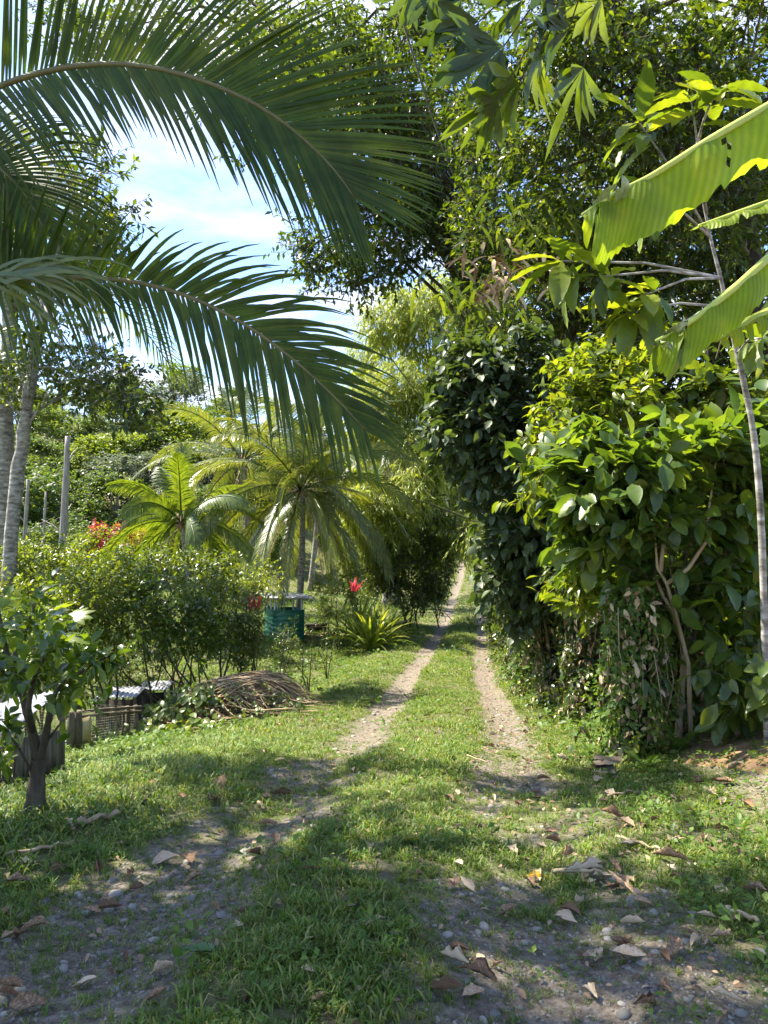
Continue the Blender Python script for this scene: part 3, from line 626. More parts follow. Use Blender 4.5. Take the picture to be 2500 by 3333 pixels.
# ================================================================== NEAR COCONUT PALM (crown just left of the frame)
def near_palm():
    r = np.random.default_rng(5)
    crown = at(-560, 900, 4.9); base = np.array([crown[0] - .1, crown[1] + .2, 0]); base[2] = gh(base[0], base[1]) - .05
    th = thing('coconut_palm', 'tall coconut palm whose dark fronds arch in over the lane at the upper left', 'palm tree', tuple(base))
    g = Geo(); tr = np.array([base + (crown - base) * t for t in np.linspace(0, 1, 12)]); tube(g, tr, .13 * (1 + .5 * np.exp(-np.linspace(0, 1, 12) * 8)) * (1 + .04 * (np.arange(12) % 2)), 14); part('trunk', g, M['bark_pale'], th)
    g = Geo()
    for i in range(30):
        P = arch(crown - np.array([0, 0, .2]), r.uniform(0, 6.28), R(r.uniform(10, 75)), .7, .4, 4); tube(g, P, [.06, .05, .035, .02], 5)
    part('crown_shaft', g, M['palm_dry'], th)
    left = [300]
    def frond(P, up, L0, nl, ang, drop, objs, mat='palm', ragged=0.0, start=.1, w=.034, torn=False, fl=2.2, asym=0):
        gr = Geo(); tube(gr, P, np.linspace(1, .2, len(P)) * .021, 8)
        f = part('frond', gr, M['rachis'], th, smooth=True)
        rest = Geo(); items = []
        def sink(V, Q, t, s_): items.append((np.array(V), Q))
        frond_geo(sink, None, P, up, L0, nl, w, r, ang, drop, ragged=ragged, seg=7, start=start, tipscale=.42, lobes=1, asym=asym)
        r.shuffle(items) if False else None
        for V, Q in items:
            px, py, d = project(V); vis = ((px > 0) & (px < 2500) & (py > 0) & (py < 3333)).any()
            Q = list(Q)
            if torn:
                for _ in range(2):
                    if r.uniform() < .35 and len(Q) > 8:
                        i = int(r.integers(4, len(Q))); V[Q[i][0]] = V[Q[i][1]] * .75 + V[Q[i][0]] * .25     # nibbled edge
            if objs and vis and left[0] > 0:
                left[0] -= 1; gg = Geo(); gg.add(V, Q, None, 0.0); part('leaflet', gg, M[mat], f) if False else obj('leaflet', gg.mesh('leaflet', M[mat], base, True), f)
            else: rest.add(V, Q, None, r.uniform(0, 1))
        if rest.n: obj('leaflets', rest.mesh('leaflets', M[mat], base, True), f, kind='stuff')
        return f
    def rach(pp): # pixel way-points with depth, smoothed
        q = np.array([at(*p) for p in pp]); tt = np.linspace(0, len(q) - 1, 28)
        q = np.stack([np.interp(tt, range(len(q)), q[:, j]) for j in range(3)], -1)
        for _ in range(4): q[1:-1] = (q[:-2] + 2 * q[1:-1] + q[2:]) / 4
        return q
    cam_side = np.array([0.10, -1.0, -.25])
    A = rach([(-560, 700, 4.9), (-250, 400, 4.5), (0, 270, 4.15), (200, 215, 4.0), (400, 200, 3.85), (600, 235, 3.75), (850, 335, 3.7), (1000, 460, 3.7), (1090, 550, 3.7), (1150, 640, 3.7)])
    frond(A, nrm(cam_side + [0, 0, .0]), 1.04, 118, 56, .10, True, start=.14, w=.033, asym=-3)
    B = rach([(-560, 900, 4.9), (-250, 910, 4.5), (0, 915, 4.2), (200, 900, 4.1), (400, 905, 4.0), (600, 950, 3.9), (800, 1050, 3.85), (960, 1170, 3.8), (1090, 1290, 3.8), (1190, 1400, 3.8)])
    frond(B, nrm(cam_side), .84, 100, 60, .26, True, ragged=.25, start=.16, torn=True, w=.033, asym=2)
    C_ = rach([(-560, 780, 4.9), (-420, 640, 4.6), (-250, 530, 4.4), (-120, 500, 4.3), (0, 540, 4.2), (90, 640, 4.2), (150, 760, 4.2)])
    frond(C_, nrm(np.array([.25, -1, .1])), .95, 70, 62, .4, False, start=.15)
    D = rach([(-560, 860, 5.1), (-350, 700, 5.1), (-200, 620, 5.2), (-130, 640, 5.3), (-60, 700, 5.4), (-10, 790, 5.5)])
    frond(D, nrm(np.array([-.2, -1, .3])), .7, 44, 66, .8, False)
    E = rach([(-560, 980, 4.7), (-380, 1080, 4.3), (-200, 1180, 4.1), (-80, 1290, 4.0), (0, 1420, 4.0)])
    # paler leaflets folded over at the foot of the lower frond
    gg = Geo(); G_ = np.random.default_rng(3)
    for i in range(26):
        s0 = at(-60 + G_.uniform(0, 120), 905 + G_.uniform(-15, 15), 4.0 - G_.uniform(0, .25)); a = R(G_.uniform(-28, 22)) if i < 16 else R(G_.uniform(10, 34)); P = arch(s0, a * 0 + G_.uniform(-.3, .1), a, G_.uniform(.35, .8), .9, 8)
        w_ = .012 * (1 - np.linspace(0, 1, 8) ** 2 * .9); V = []; Q = []
        for j in range(8): V += [P[j] + [0, 0, w_[j]], P[j] - [0, .4 * w_[j], w_[j]]]
        for j in range(7): Q.append((j * 2, j * 2 + 1, j * 2 + 3, j * 2 + 2))
        gg.add(V, Q, None, G_.uniform(0, 1))
    part('folded_leaflets', gg, M['palm_mid'], th, kind='stuff', label='pale bent leaflets at the foot of the lower frond')
    for k in range(9):            # rest of the crown, out of the frame
        az = R(70 + k * 30); P = arch(crown, az, R(30 + 20 * (k % 2)), 4.2, .9, 14)
        if abs(math.cos(az)) > .9 and math.cos(az) > 0: continue
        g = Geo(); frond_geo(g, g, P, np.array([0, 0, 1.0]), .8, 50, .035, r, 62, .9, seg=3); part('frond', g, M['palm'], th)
near_palm()

# ================================================================== MID-GROUND PALMS
def ground_pt(px, py, d):
    p = at(px, py, d); p[2] = float(gh(p[0], p[1])); return p
palm('full coconut palm with drooping fronds standing beside the green shed', ground_pt(968, 2065, 26), at(980, 1590, 26), 38, 4.2, 'palm_mid', .13, 7, 11, 'coconut palms behind the garden', leafl=.85)
palm('smaller bright young coconut palm standing by the red and yellow bush', ground_pt(620, 1900, 24), at(590, 1700, 24), 18, 2.6, 'palm_young', .13, 3, 12, 'coconut palms behind the garden', leafl=.75)
palm('coconut palm rising behind the full palm, mostly hidden by it', ground_pt(800, 1830, 34), at(790, 1500, 34), 24, 5.0, 'palm_mid', .15, 3, 13, 'coconut palms behind the garden', leafl=.9)
palm('old coconut palm with dark shaggy trunk and silver fronds below the bamboo', ground_pt(1270, 1800, 37), at(1275, 1460, 37), 18, 4.6, 'palm_mid', .38, 8, 14, 'coconut palms behind the garden', leafl=.9)
palm('slim coconut palm far back at the foot of the bamboo', ground_pt(1010, 1800, 42), at(1040, 1450, 42), 18, 5.0, 'palm_mid', .15, 2, 15, 'coconut palms behind the garden', leafl=.9)

# ================================================================== FAR FOREST
def proto_tree(i, mat, h=15.0, cr=4.2, nleaf=1, ls=.36):
    r = np.random.default_rng(40 + i); C = []
    for k in range(r.integers(6, 9)):
        a = r.uniform(0, 6.28); rr = cr * r.uniform(.1, .75); C.append(ell(20, (math.cos(a) * rr, math.sin(a) * rr, h * r.uniform(.35, .9)), 1.9, 1.9, 1.6, 70 + 9 * i + k, .35))
    C = np.concatenate(C); pos, ld, up, size, o, tip = shoots(C, 1.0, 8, 5, ls, np.array([0, 0, h * .6]), .7, .25, .25, .9, 80 + i)
    g = Geo(); add_leaves(g, LF4W, pos, ld, up, size, r.uniform(0, 1, len(pos))); crown = g.mesh('crown', M[mat])
    g = Geo(); P = np.array([[0, 0, -.6], [.1, .05, h * .3], [-.1, .15, h * .55], [.05, 0, h * .8]]); tube(g, P, [.26, .2, .15, .07], 8)
    for c in C[::12]:
        s0 = np.array([0, 0, h * r.uniform(.35, .7)]); tube(g, [s0, (s0 + c) / 2 + [0, 0, .4], c], [.08, .05, .02], 4, cap=False)
    return crown, g.mesh('trunk', M['bark_dead'] if i % 2 else M['bark'])
PR = [proto_tree(0, 'far'), proto_tree(1, 'far_yellow'), proto_tree(2, 'far_grey'), proto_tree(3, 'far')]
def far_tree(px, d, top, k, s, label, group='forest trees on the slope behind the garden', name='forest_tree'):
    p = at(px, 1729, d); p[2] = gh(p[0], p[1]); ztop = at(px, top, d)[2]; h = max(4, ztop - p[2]); sc = h / 14.6
    th = thing(name, label, 'tree', tuple(p), group); th.rotation_euler = (0, 0, rng.uniform(0, 6.28))
    q = sc ** .5 * s
    th.scale = (q, q, sc)
    obj('crown', PR[k][0], th); obj('trunk', PR[k][1], th); return th
tl = ['mid green', 'sunlit yellow green', 'silvery grey leaved', 'deep green']
def where(px, d):
    n_ = 'front row' if d < 50 else ('second row' if d < 63 else ('third row' if d < 76 else 'rearmost row'))
    for x, s_ in ((20, 'at the far left edge'), (105, 'behind the leaning pale trunk'), (200, 'just left of the tall dead trunk'), (270, 'just right of the tall dead trunk'), (355, 'above the red flowers'), (450, 'above the yellow flowers'), (530, 'left of the young palm'),
                  (610, 'above the young palm'), (690, 'right of the young palm'), (770, 'between the young and the full palm'), (850, 'left of the full palm crown'), (920, 'beside the full palm crown'), (1010, 'above the full palm crown'), (1120, 'right of the full palm crown'), (1220, 'behind the low golden bamboo'), (1300, 'behind the shaggy palm'), (1400, 'behind the dark thicket by the lane'), (1460, 'left of the lane end'), (1530, 'over the end of the lane'), (1580, 'right of the lane end'), (9999, 'behind the grey leaved shrub')):
        if px <= x: return s_ + ', ' + n_
SEEN = {}
FT = [(-80, 50, 1150, 0, 1), (60, 58, 1280, 3, 1.1), (150, 66, 1320, 1, 1.2), (250, 60, 1330, 0, 1), (330, 52, 1400, 1, 1.1), (420, 64, 1250, 3, 1.2), (480, 48, 1450, 2, 1.15), (560, 58, 1330, 1, 1.1), (560, 72, 1200, 2, 1.1),
      (650, 66, 1290, 0, 1.2), (700, 52, 1420, 2, 1.1), (740, 75, 1290, 1, 1.2), (820, 60, 1400, 0, 1.1), (880, 70, 1420, 3, 1.1), (960, 64, 1480, 1, 1.1), (1080, 75, 1430, 0, 1.2), (1180, 80, 1480, 3, 1.1),
      (180, 46, 1480, 0, 1), (380, 44, 1530, 3, 1.0), (280, 42, 1560, 0, .9), (560, 45, 1570, 2, 1), (90, 42, 1500, 3, .95), (640, 47, 1560, 0, 1), (-30, 40, 1400, 0, 1.0), (860, 47, 1620, 3, 1), (300, 78, 1240, 3, 1.3), (470, 82, 1210, 0, 1.3), (120, 80, 1260, 2, 1.2),
      (1350, 95, 1420, 0, 1.3), (1500, 90, 1380, 3, 1.3), (1600, 85, 1350, 1, 1.3), (1420, 75, 1560, 3, 1.0), (1640, 70, 1400, 0, 1.2), (1260, 90, 1500, 1, 1.2), (1560, 72, 1620, 3, .8), (1480, 110, 1480, 0, 1.2)]
FT += [(20, 50, 1480, 1, 1.1), (140, 54, 1420, 3, 1.1), (220, 52, 1450, 0, 1.1), (390, 56, 1380, 0, 1.1), (520, 56, 1400, 3, 1.1), (620, 55, 1440, 1, 1.1), (780, 56, 1450, 3, 1.1), (920, 56, 1480, 0, 1.1), (1010, 58, 1500, 2, 1.1), (1100, 60, 1480, 1, 1.1), (1190, 62, 1500, 0, 1.1), (1290, 70, 1480, 3, 1.2), (1380, 80, 1480, 0, 1.2), (60, 70, 1240, 1, 1.3), (350, 70, 1300, 1, 1.2), (200, 74, 1290, 2, 1.2), (600, 84, 1180, 1, 1.3), (750, 88, 1260, 3, 1.3), (900, 84, 1340, 1, 1.3), (1050, 90, 1380, 0, 1.3), (1470, 64, 1560, 1, .9), (1590, 62, 1520, 3, 1), (1530, 84, 1500, 3, 1.1), (1430, 95, 1420, 1, 1.3)]
for a in FT:
    lab = tl[a[3]] + ' forest tree ' + where(a[0], a[1])
    far_tree(a[0], a[1], a[2], a[3], a[4], lab)
# understory edge of the wood, dense low green
for i, (px, d, top, k) in enumerate([(60, 34, 1740, 0), (200, 36, 1760, 3), (330, 35, 1780, 0), (470, 38, 1800, 3), (700, 36, 1800, 1), (850, 38, 1760, 0), (-20, 30, 1720, 3), (1080, 45, 1700, 0), (1160, 48, 1680, 3), (940, 46, 1720, 1)]):
    t = far_tree(px, d, top, k, 1.0, 'low bushy ' + tl[k] + ' tree ' + where(px, d).split(',')[0], 'low trees at the edge of the wood', 'bushy_tree')
    s_ = max(t.scale[2], .27); t.scale = (s_ * 1.5, s_ * 1.5, s_ * 1.05)
# pale dead trunks standing before the wood
def dead_trunk(x0, y0, x1, y1, d, rad, label):
    b = ground_pt(x0, y0, d); t = at(x1, y1, d); g = Geo(); P = np.array([b + (t - b) * s for s in np.linspace(-.03, 1, 14)]); P[:, 0] += rng.normal(0, rad * .07, 14)
    tube(g, P, rad * np.linspace(1.1, .6, 14) * (1 + rng.normal(0, .06, 14)), 9)
    for i in range(5):
        s0 = P[int(rng.integers(2, 12))]; an = rng.uniform(0, 3.14); e = s0 + np.array([math.cos(an) * 1.0, math.sin(an), .7]) * rng.uniform(.6, 1.4); tube(g, [s0, (s0 + e) / 2 + [0, 0, .1], e], [rad * .25, rad * .15, .01], 5)
    single('dead_trunk', g, M['bark_dead'], label, 'dead tree', tuple(b), smooth=True)
dead_trunk(196, 1790, 222, 1420, 33, .19, 'tall pale grey dead trunk standing before the wood')
dead_trunk(70, 1740, 92, 1560, 31, .11, 'short pale dead trunk leaning between the birch like stems and the tall grey one')
dead_trunk(130, 1760, 150, 1600, 34, .08, 'thin grey dead stem just beside the tall dead trunk')

# ================================================================== LEFT PALE-BARKED TREES
C = blobs([(120, 640, 260, 110, 15, 2.4, 26), (330, 740, 130, 60, 15, 1.2, 14), (60, 820, 160, 120, 15, 2, 18), (300, 850, 120, 80, 14.5, 1, 16), (180, 560, 200, 90, 15.5, 2, 18), (-120, 600, 200, 200, 15, 2.5, 24), (150, 930, 90, 60, 14.5, .8, 8)], 0, 300)
plant('pale_barked_tree', 'straight pale barked tree at the left edge with dark spreading crown', 'tree', ground_pt(5, 1850, 15), C, .52, 7, 8, .17, 'dark', trunk=[ground_pt(5, 1850, 15) - [0, 0, .2], at(12, 1500, 15), at(28, 1000, 15), at(45, 700, 15), at(60, 500, 15.3)], trunk_r=.2, trunk_mat='bark_pale', limb_r=.03, limb_from=.55, group='pale barked trees on the left')
C = blobs([(120, 1260, 160, 70, 13.5, 1.2, 20), (330, 1240, 120, 60, 13, .9, 16), (420, 1330, 70, 60, 12.6, .6, 9), (60, 1180, 120, 60, 14, 1.2, 12), (230, 1150, 130, 50, 13.4, .9, 12)], 0, 330)
plant('pale_barked_tree', 'leaning pale barked tree crossing the straight one, low dark branches', 'tree', ground_pt(60, 1820, 13.5), C, .42, 7, 8, .15, 'dark', trunk=[ground_pt(40, 1820, 13.5) - [0, 0, .2], at(35, 1700, 13.5), at(75, 1400, 13.5), at(105, 1200, 13.5), at(180, 850, 14), at(210, 690, 14.3)], trunk_r=.14, trunk_mat='bark_pale', limb_r=.022, limb_from=.4, group='pale barked trees on the left')

# unseen tree added at the left, crown blobs placed to shade the foreground
b = np.array([-6.6, 4.6, float(gh(-6.6, 4.6))])
C = np.concatenate([ell(40, (-6.4, 5.2, 9.6), 1.9, 1.7, 1.0, 401, .2), ell(26, (-4.3, 5.0, 9.6), 1.4, 1.4, .8, 402, .2), ell(16, (-7.2, 8.4, 9.9), 1.5, 1.0, .8, 403, .2), ell(14, (-5.0, 8.2, 10.2), 1.4, .8, .7, 404, .2), ell(20, (-5.0, 2.6, 9.8), 2.2, .9, .8, 405, .2)])
plant('added_shade_tree', 'unseen tree added left of the lane, its crown shaped to shade the foreground', 'tree', b, C, .62, 7, 6, .18, 'canopy', LF4W, trunk=[b - [0, 0, .2], b + [.1, 0, 3], (-6.0, 5.0, 6.5), (-5.2, 5.2, 9.0)], trunk_r=.3, limb_r=.05, maxlimb=40, limb_from=.6)

# ================================================================== CENTRE AND RIGHT CANOPY
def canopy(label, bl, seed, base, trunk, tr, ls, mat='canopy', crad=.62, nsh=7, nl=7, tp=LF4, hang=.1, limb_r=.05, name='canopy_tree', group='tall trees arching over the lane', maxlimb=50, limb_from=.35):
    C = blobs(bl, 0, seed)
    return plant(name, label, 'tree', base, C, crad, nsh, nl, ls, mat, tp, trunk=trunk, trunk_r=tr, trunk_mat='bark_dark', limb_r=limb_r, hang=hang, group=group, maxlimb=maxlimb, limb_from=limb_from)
b = ground_pt(1700, 1900, 21)
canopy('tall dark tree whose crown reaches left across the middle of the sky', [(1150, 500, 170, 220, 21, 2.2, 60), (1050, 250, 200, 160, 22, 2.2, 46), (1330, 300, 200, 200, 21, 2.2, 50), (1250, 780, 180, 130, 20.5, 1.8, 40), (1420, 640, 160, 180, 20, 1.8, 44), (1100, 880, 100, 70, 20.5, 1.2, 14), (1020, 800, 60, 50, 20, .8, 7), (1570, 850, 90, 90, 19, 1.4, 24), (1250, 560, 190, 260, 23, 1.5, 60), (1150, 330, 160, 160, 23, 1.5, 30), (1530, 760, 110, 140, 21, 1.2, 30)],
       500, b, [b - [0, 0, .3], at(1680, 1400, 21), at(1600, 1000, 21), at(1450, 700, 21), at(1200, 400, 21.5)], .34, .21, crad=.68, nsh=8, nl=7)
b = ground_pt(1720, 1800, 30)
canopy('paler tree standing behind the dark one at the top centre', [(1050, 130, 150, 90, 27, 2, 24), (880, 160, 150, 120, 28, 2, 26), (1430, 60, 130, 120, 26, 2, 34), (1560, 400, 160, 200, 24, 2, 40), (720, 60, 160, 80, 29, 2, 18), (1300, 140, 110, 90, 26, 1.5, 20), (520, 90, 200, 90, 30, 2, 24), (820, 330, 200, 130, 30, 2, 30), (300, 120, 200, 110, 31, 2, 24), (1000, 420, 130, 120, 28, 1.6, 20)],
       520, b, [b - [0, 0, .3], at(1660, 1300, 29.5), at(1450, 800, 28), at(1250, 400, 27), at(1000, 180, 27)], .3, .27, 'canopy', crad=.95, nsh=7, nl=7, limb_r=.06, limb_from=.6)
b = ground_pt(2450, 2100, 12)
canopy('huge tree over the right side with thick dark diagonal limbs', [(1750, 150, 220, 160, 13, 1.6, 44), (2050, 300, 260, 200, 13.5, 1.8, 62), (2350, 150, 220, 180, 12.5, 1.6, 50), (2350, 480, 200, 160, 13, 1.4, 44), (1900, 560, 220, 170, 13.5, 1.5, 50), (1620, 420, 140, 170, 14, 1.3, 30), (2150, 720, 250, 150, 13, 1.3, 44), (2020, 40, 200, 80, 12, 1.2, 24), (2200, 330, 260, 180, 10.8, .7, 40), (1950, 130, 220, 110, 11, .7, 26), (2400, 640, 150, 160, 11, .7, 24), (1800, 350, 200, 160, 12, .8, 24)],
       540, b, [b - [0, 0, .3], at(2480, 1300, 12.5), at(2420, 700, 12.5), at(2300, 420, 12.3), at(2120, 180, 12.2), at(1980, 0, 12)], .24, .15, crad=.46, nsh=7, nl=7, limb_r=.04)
g = Geo(); tube(g, np.array([at(2300, 700, 11.5), at(2180, 420, 11.6), at(2060, 230, 11.8), at(1950, 110, 12), at(1870, -20, 12)]), [.08, .075, .065, .06, .045], 9)
tube(g, np.array([at(2060, 230, 11.8), at(1900, 90, 12.4), at(1700, 60, 12.8)]), [.05, .035, .015], 6)
single('fallen_limb', g, M['bark_dark'], 'slimmer dark limb leaning beside the thick one in the upper right crown', 'branch', tuple(at(2300, 700, 11.5)), smooth=True)
b = ground_pt(1900, 1900, 17)
canopy('dense understory tree filling the gap above the grey leaved shrub', [(1600, 760, 150, 130, 16, 1.3, 36), (1800, 820, 160, 140, 15.5, 1.3, 40), (1700, 1000, 160, 120, 15, 1.2, 36), (1950, 950, 160, 140, 14.5, 1.2, 38), (2150, 1000, 170, 180, 13.5, 1.2, 40), (2350, 900, 170, 200, 13.5, 1.2, 38)],
       560, b, [b - [0, 0, .3], at(1880, 1500, 17), at(1850, 1100, 16.5), at(1780, 800, 16)], .22, .15, crad=.5, nsh=7, nl=7)
b = ground_pt(2250, 2050, 14)
canopy('dark thicket tree behind the bright ribbed shrub', [(2000, 1250, 170, 140, 13, 1, 34), (2250, 1250, 170, 150, 12.5, 1, 34), (2450, 1250, 120, 200, 12, 1, 26), (2450, 1600, 120, 200, 11.5, 1, 26), (2200, 1600, 200, 160, 12.5, 1, 34), (1950, 1500, 170, 160, 13, 1, 30), (2300, 1900, 180, 140, 11.5, 1, 24), (2050, 1850, 170, 160, 12.5, 1, 26), (1850, 1750, 160, 180, 14, 1, 26)],
       580, b, [b - [0, 0, .3], at(2240, 1700, 14), at(2200, 1300, 14)], .15, .17, 'dark', crad=.5, nsh=6, nl=6, tp=LF4W)
# dense jungle mass deeper behind (one reads it as one wall of trees)
C = []
for k, (px, py, d) in enumerate([(1750, 1200, 20), (1950, 1000, 20), (2200, 800, 20), (2400, 600, 20), (2450, 1000, 18), (1700, 700, 24), (1950, 600, 22), (2200, 350, 21), (2100, 1400, 18), (1850, 1500, 19), (2450, 1500, 16), (1700, 1600, 24), (2250, 1750, 16), (1620, 1250, 27), (1580, 1000, 28), (1900, 1800, 18), (2480, 1900, 14)]):
    C.append(ell(30, at(px, py, d), 2.4, 1.4, 2.2, 600 + k, .3))
b = ground_pt(2050, 1900, 22)
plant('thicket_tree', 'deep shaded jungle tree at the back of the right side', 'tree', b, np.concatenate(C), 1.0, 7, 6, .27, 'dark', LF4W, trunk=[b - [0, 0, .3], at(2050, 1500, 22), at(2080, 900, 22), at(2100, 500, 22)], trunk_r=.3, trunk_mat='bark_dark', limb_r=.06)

# ================================================================== BAMBOO
def bamboo(name_label, base_px, culms, sprays, seed, ls=.17, nl=13, group='bamboo clumps over the lane', mat='bamboo', cr=.9, nsh=15):
    r = np.random.default_rng(seed); b = ground_pt(*base_px); th = thing('bamboo_clump', name_label, 'bamboo', tuple(b), group)
    for c in culms:
        P = np.array([at(*p) for p in c]); tt = np.linspace(0, len(P) - 1, 16); q = np.stack([np.interp(tt, range(len(P)), P[:, j]) for j in range(3)], -1)
        for _ in range(2): q[1:-1] = (q[:-2] + 2 * q[1:-1] + q[2:]) / 4
        g = Geo(); rad = np.linspace(1, .35, 16) * .055; tube(g, q, rad, 7)
        for j in range(1, 15): tube(g, [q[j] - (q[j + 1] - q[j]) * .02, q[j] + (q[j + 1] - q[j]) * .02], rad[j] * 1.25, 7)
        part('culm', g, M['culm'], th, smooth=False)
    C = blobs(sprays, 0, seed); pos, ld, up, size, o, tip = shoots(C, cr, nsh, nl, ls * 1.15, C.mean(0), .5, -.15, .75, .55, seed + 1, .75)
    g = Geo(); add_leaves(g, LFBAM, pos, ld, up, size, r.uniform(0, 1, len(pos))); part('foliage', g, M[mat], th, kind='stuff')
    g = Geo(); sticks(g, o, tip, .008, .003); part('branches', g, M['culm'], th)
bamboo('tall feathery yellow green bamboo clump beyond the bend, arching against the sky', (1500, 1800, 36),
       [[(1480, 1780, 36), (1420, 1300, 35), (1380, 1000, 34), (1330, 930, 33)], [(1530, 1780, 36), (1560, 1300, 35), (1480, 1000, 34), (1400, 920, 34)], [(1600, 1780, 35), (1640, 1400, 34), (1570, 1100, 33), (1450, 960, 33)], [(1460, 1780, 36), (1320, 1400, 35), (1250, 1150, 34), (1180, 1060, 33)]],
       [(1330, 1000, 110, 60, 33, 1.6, 30), (1450, 960, 110, 60, 34, 1.6, 34), (1550, 1000, 90, 90, 34, 1.4, 26), (1250, 1060, 80, 50, 33, 1.2, 15), (1400, 1110, 140, 60, 34, 1.5, 30), (1550, 1180, 90, 110, 33, 1.4, 26), (1180, 1170, 70, 60, 33, 1.2, 10), (1480, 1250, 70, 80, 34, 1.2, 18)], 700, ls=.24)
bamboo('yellow green bamboo hanging low in front of the tall clump', (1440, 1850, 31),
       [[(1450, 1800, 31), (1480, 1480, 30), (1400, 1340, 29.5), (1240, 1120, 29)], [(1460, 1800, 30), (1500, 1600, 29), (1420, 1480, 28.5), (1250, 1370, 28)], [(1600, 1740, 26), (1530, 1690, 26), (1400, 1640, 26), (1265, 1600, 26)]],
       [(1300, 1250, 110, 80, 31, 1.4, 34), (1400, 1330, 100, 100, 31, 1.4, 40), (1250, 1380, 90, 80, 31, 1.2, 30), (1370, 1480, 70, 90, 30, 1.2, 26), (1340, 1570, 60, 60, 29, 1, 12), (1180, 1300, 60, 70, 32, 1.2, 14), (1440, 1440, 60, 90, 31, 1, 18), (1460, 1690, 70, 40, 30, 1, 16), (1560, 1700, 60, 35, 27, .8, 10), (1410, 1720, 60, 50, 30, 1, 14)], 720, ls=.21)
bamboo('low golden bamboo bush beside the full coconut palm', (1200, 1850, 30), [],
       [(1200, 1620, 90, 50, 29, 1.2, 24), (1270, 1680, 80, 70, 29, 1.2, 24), (1150, 1720, 70, 80, 30, 1.2, 20), (1220, 1780, 90, 70, 29, 1.2, 20)], 740, ls=.2, cr=.7)

# bushes between the garden and the lane
def bush(label, px, py, d, bl, seed, mat='mid', ls=.09, crad=.33, nsh=7, nl=7, tp=LF4, parts=0, cat='bush', name='garden_bush', stems=5, group=None, upw=.3, base_w=.25, stem_r=.018, droop=.2, stem_mat='twig'):
    b = ground_pt(px, py, d); C = blobs(bl, 0, seed); r = np.random.default_rng(seed)
    th = plant(name, label, cat, b, C, crad, nsh, nl, ls, mat, tp, parts=parts, group=group, upw=upw, droop=droop)
    for i in range(stems):
        c = C[r.integers(len(C))]; s0 = b + np.array([r.normal(0, base_w * .5), r.normal(0, base_w * .4), -.04]); g = Geo()
        tube(g, [s0, s0 + (c - s0) * .35 + r.normal(0, .04, 3), s0 + (c - s0) * .7 + r.normal(0, .05, 3), c], [stem_r, stem_r * .8, stem_r * .6, stem_r * .3], 6); part('stem', g, M[stem_mat], th)
    return th
bush('dark olive thicket with small leaves left of the lane bend', 1330, 1950, 29, [(1330, 1800, 90, 130, 29, 1.3, 46), (1410, 1800, 60, 110, 29.5, 1.0, 34), (1340, 1920, 90, 60, 28.5, 1, 26), (1395, 1910, 40, 55, 29, .7, 14), (1250, 1850, 60, 80, 28.5, 1, 22), (1400, 1680, 60, 60, 30, 1, 16)], 760, 'dark', .17, .55, 8, 8, stems=9, base_w=1.5, stem_r=.03)
bush('brown green bush at the lane side under the dark thicket', 1440, 1890, 32, [(1440, 1830, 40, 60, 32, .8, 22), (1400, 1900, 40, 40, 30, .7, 12)], 765, 'dark', .14, .4, 7, 7, stems=4, base_w=.6)
bush('small clipped dark shrub right of the palm trunk', 1105, 2080, 22.5, [(1100, 1960, 60, 55, 22.5, .5, 26), (1150, 1950, 40, 40, 22.5, .4, 12), (1060, 2010, 30, 30, 22.5, .3, 6)], 770, 'mid', .085, .24, 7, 7, stems=4, base_w=.3)
bush('airy dark shrub on the bank before the clipped one', 905, 2200 - 40, 17, [(930, 2060, 40, 40, 17, .3, 10), (900, 2110, 30, 30, 17, .25, 7), (960, 2080, 25, 25, 17, .2, 5)], 775, 'dark', .06, .17, 6, 6, stems=3)
bush('leafy bush of pale green sprigs beside the strap leaved plants', 1080, 2000, 25, [(1080, 1900, 60, 40, 25, .6, 16), (1130, 1870, 50, 40, 25.5, .6, 12)], 778, 'bright', .11, .3, 6, 7, stems=3)
def sprig(label, pts_list, d, lf, seed, n=60, ls=.05):
    b = ground_pt(pts_list[0][0][0], pts_list[0][0][1], d); th = thing('sapling', label, 'sapling', tuple(b), 'thin saplings on the bank'); r = np.random.default_rng(seed)
    P_, D_ = [], []
    for pl in pts_list:
        q = np.array([at(x, y, d) for x, y in pl]); g = Geo(); tube(g, q, np.linspace(.014, .004, len(q)), 5); part('stem', g, M['twig'], th)
        for k in range(n // len(pts_list)):
            t = r.uniform(.35, 1) * (len(q) - 1); P_.append([np.interp(t, range(len(q)), q[:, j]) for j in range(3)] + r.normal(0, .025, 3)); D_.append(r.normal(0, 1, 3))
    P_ = np.array(P_); g = Geo(); add_leaves(g, LF4, P_, nrm(np.array(D_) + [0, 0, .2]), np.tile([0, 0, 1.0], (len(P_), 1)) + r.normal(0, .4, P_.shape), np.full(len(P_), ls), r.uniform(0, 1, len(P_))); part('foliage', g, M['dark'], th, kind='stuff')
gy = lambda px, d: 1729 + (1.5 - float(gh(at(px, 1729, d)[0], at(px, 1729, d)[1]))) * FPX / d
def rel(px0, d, pl): y0 = gy(px0, d); return [[(px0, y0)] + [(x, y0 - h) for x, h in p] for p in pl]
sprig('bare forked sapling with few dark leaves on the bank before the palm', rel(1005, 14.5, [[(1000, 60), (960, 110), (905, 200)], [(1010, 80), (1015, 170), (1020, 220)], [(985, 70), (985, 130), (960, 190)]]), 14.5, 0, 61, 110, .055)
sprig('single stemmed dark sapling right of the forked one', rel(1065, 16.5, [[(1062, 60), (1066, 130), (1050, 180)], [(1075, 70), (1085, 130)], [(1055, 60), (1035, 110)]]), 16.5, 0, 62, 130, .06)

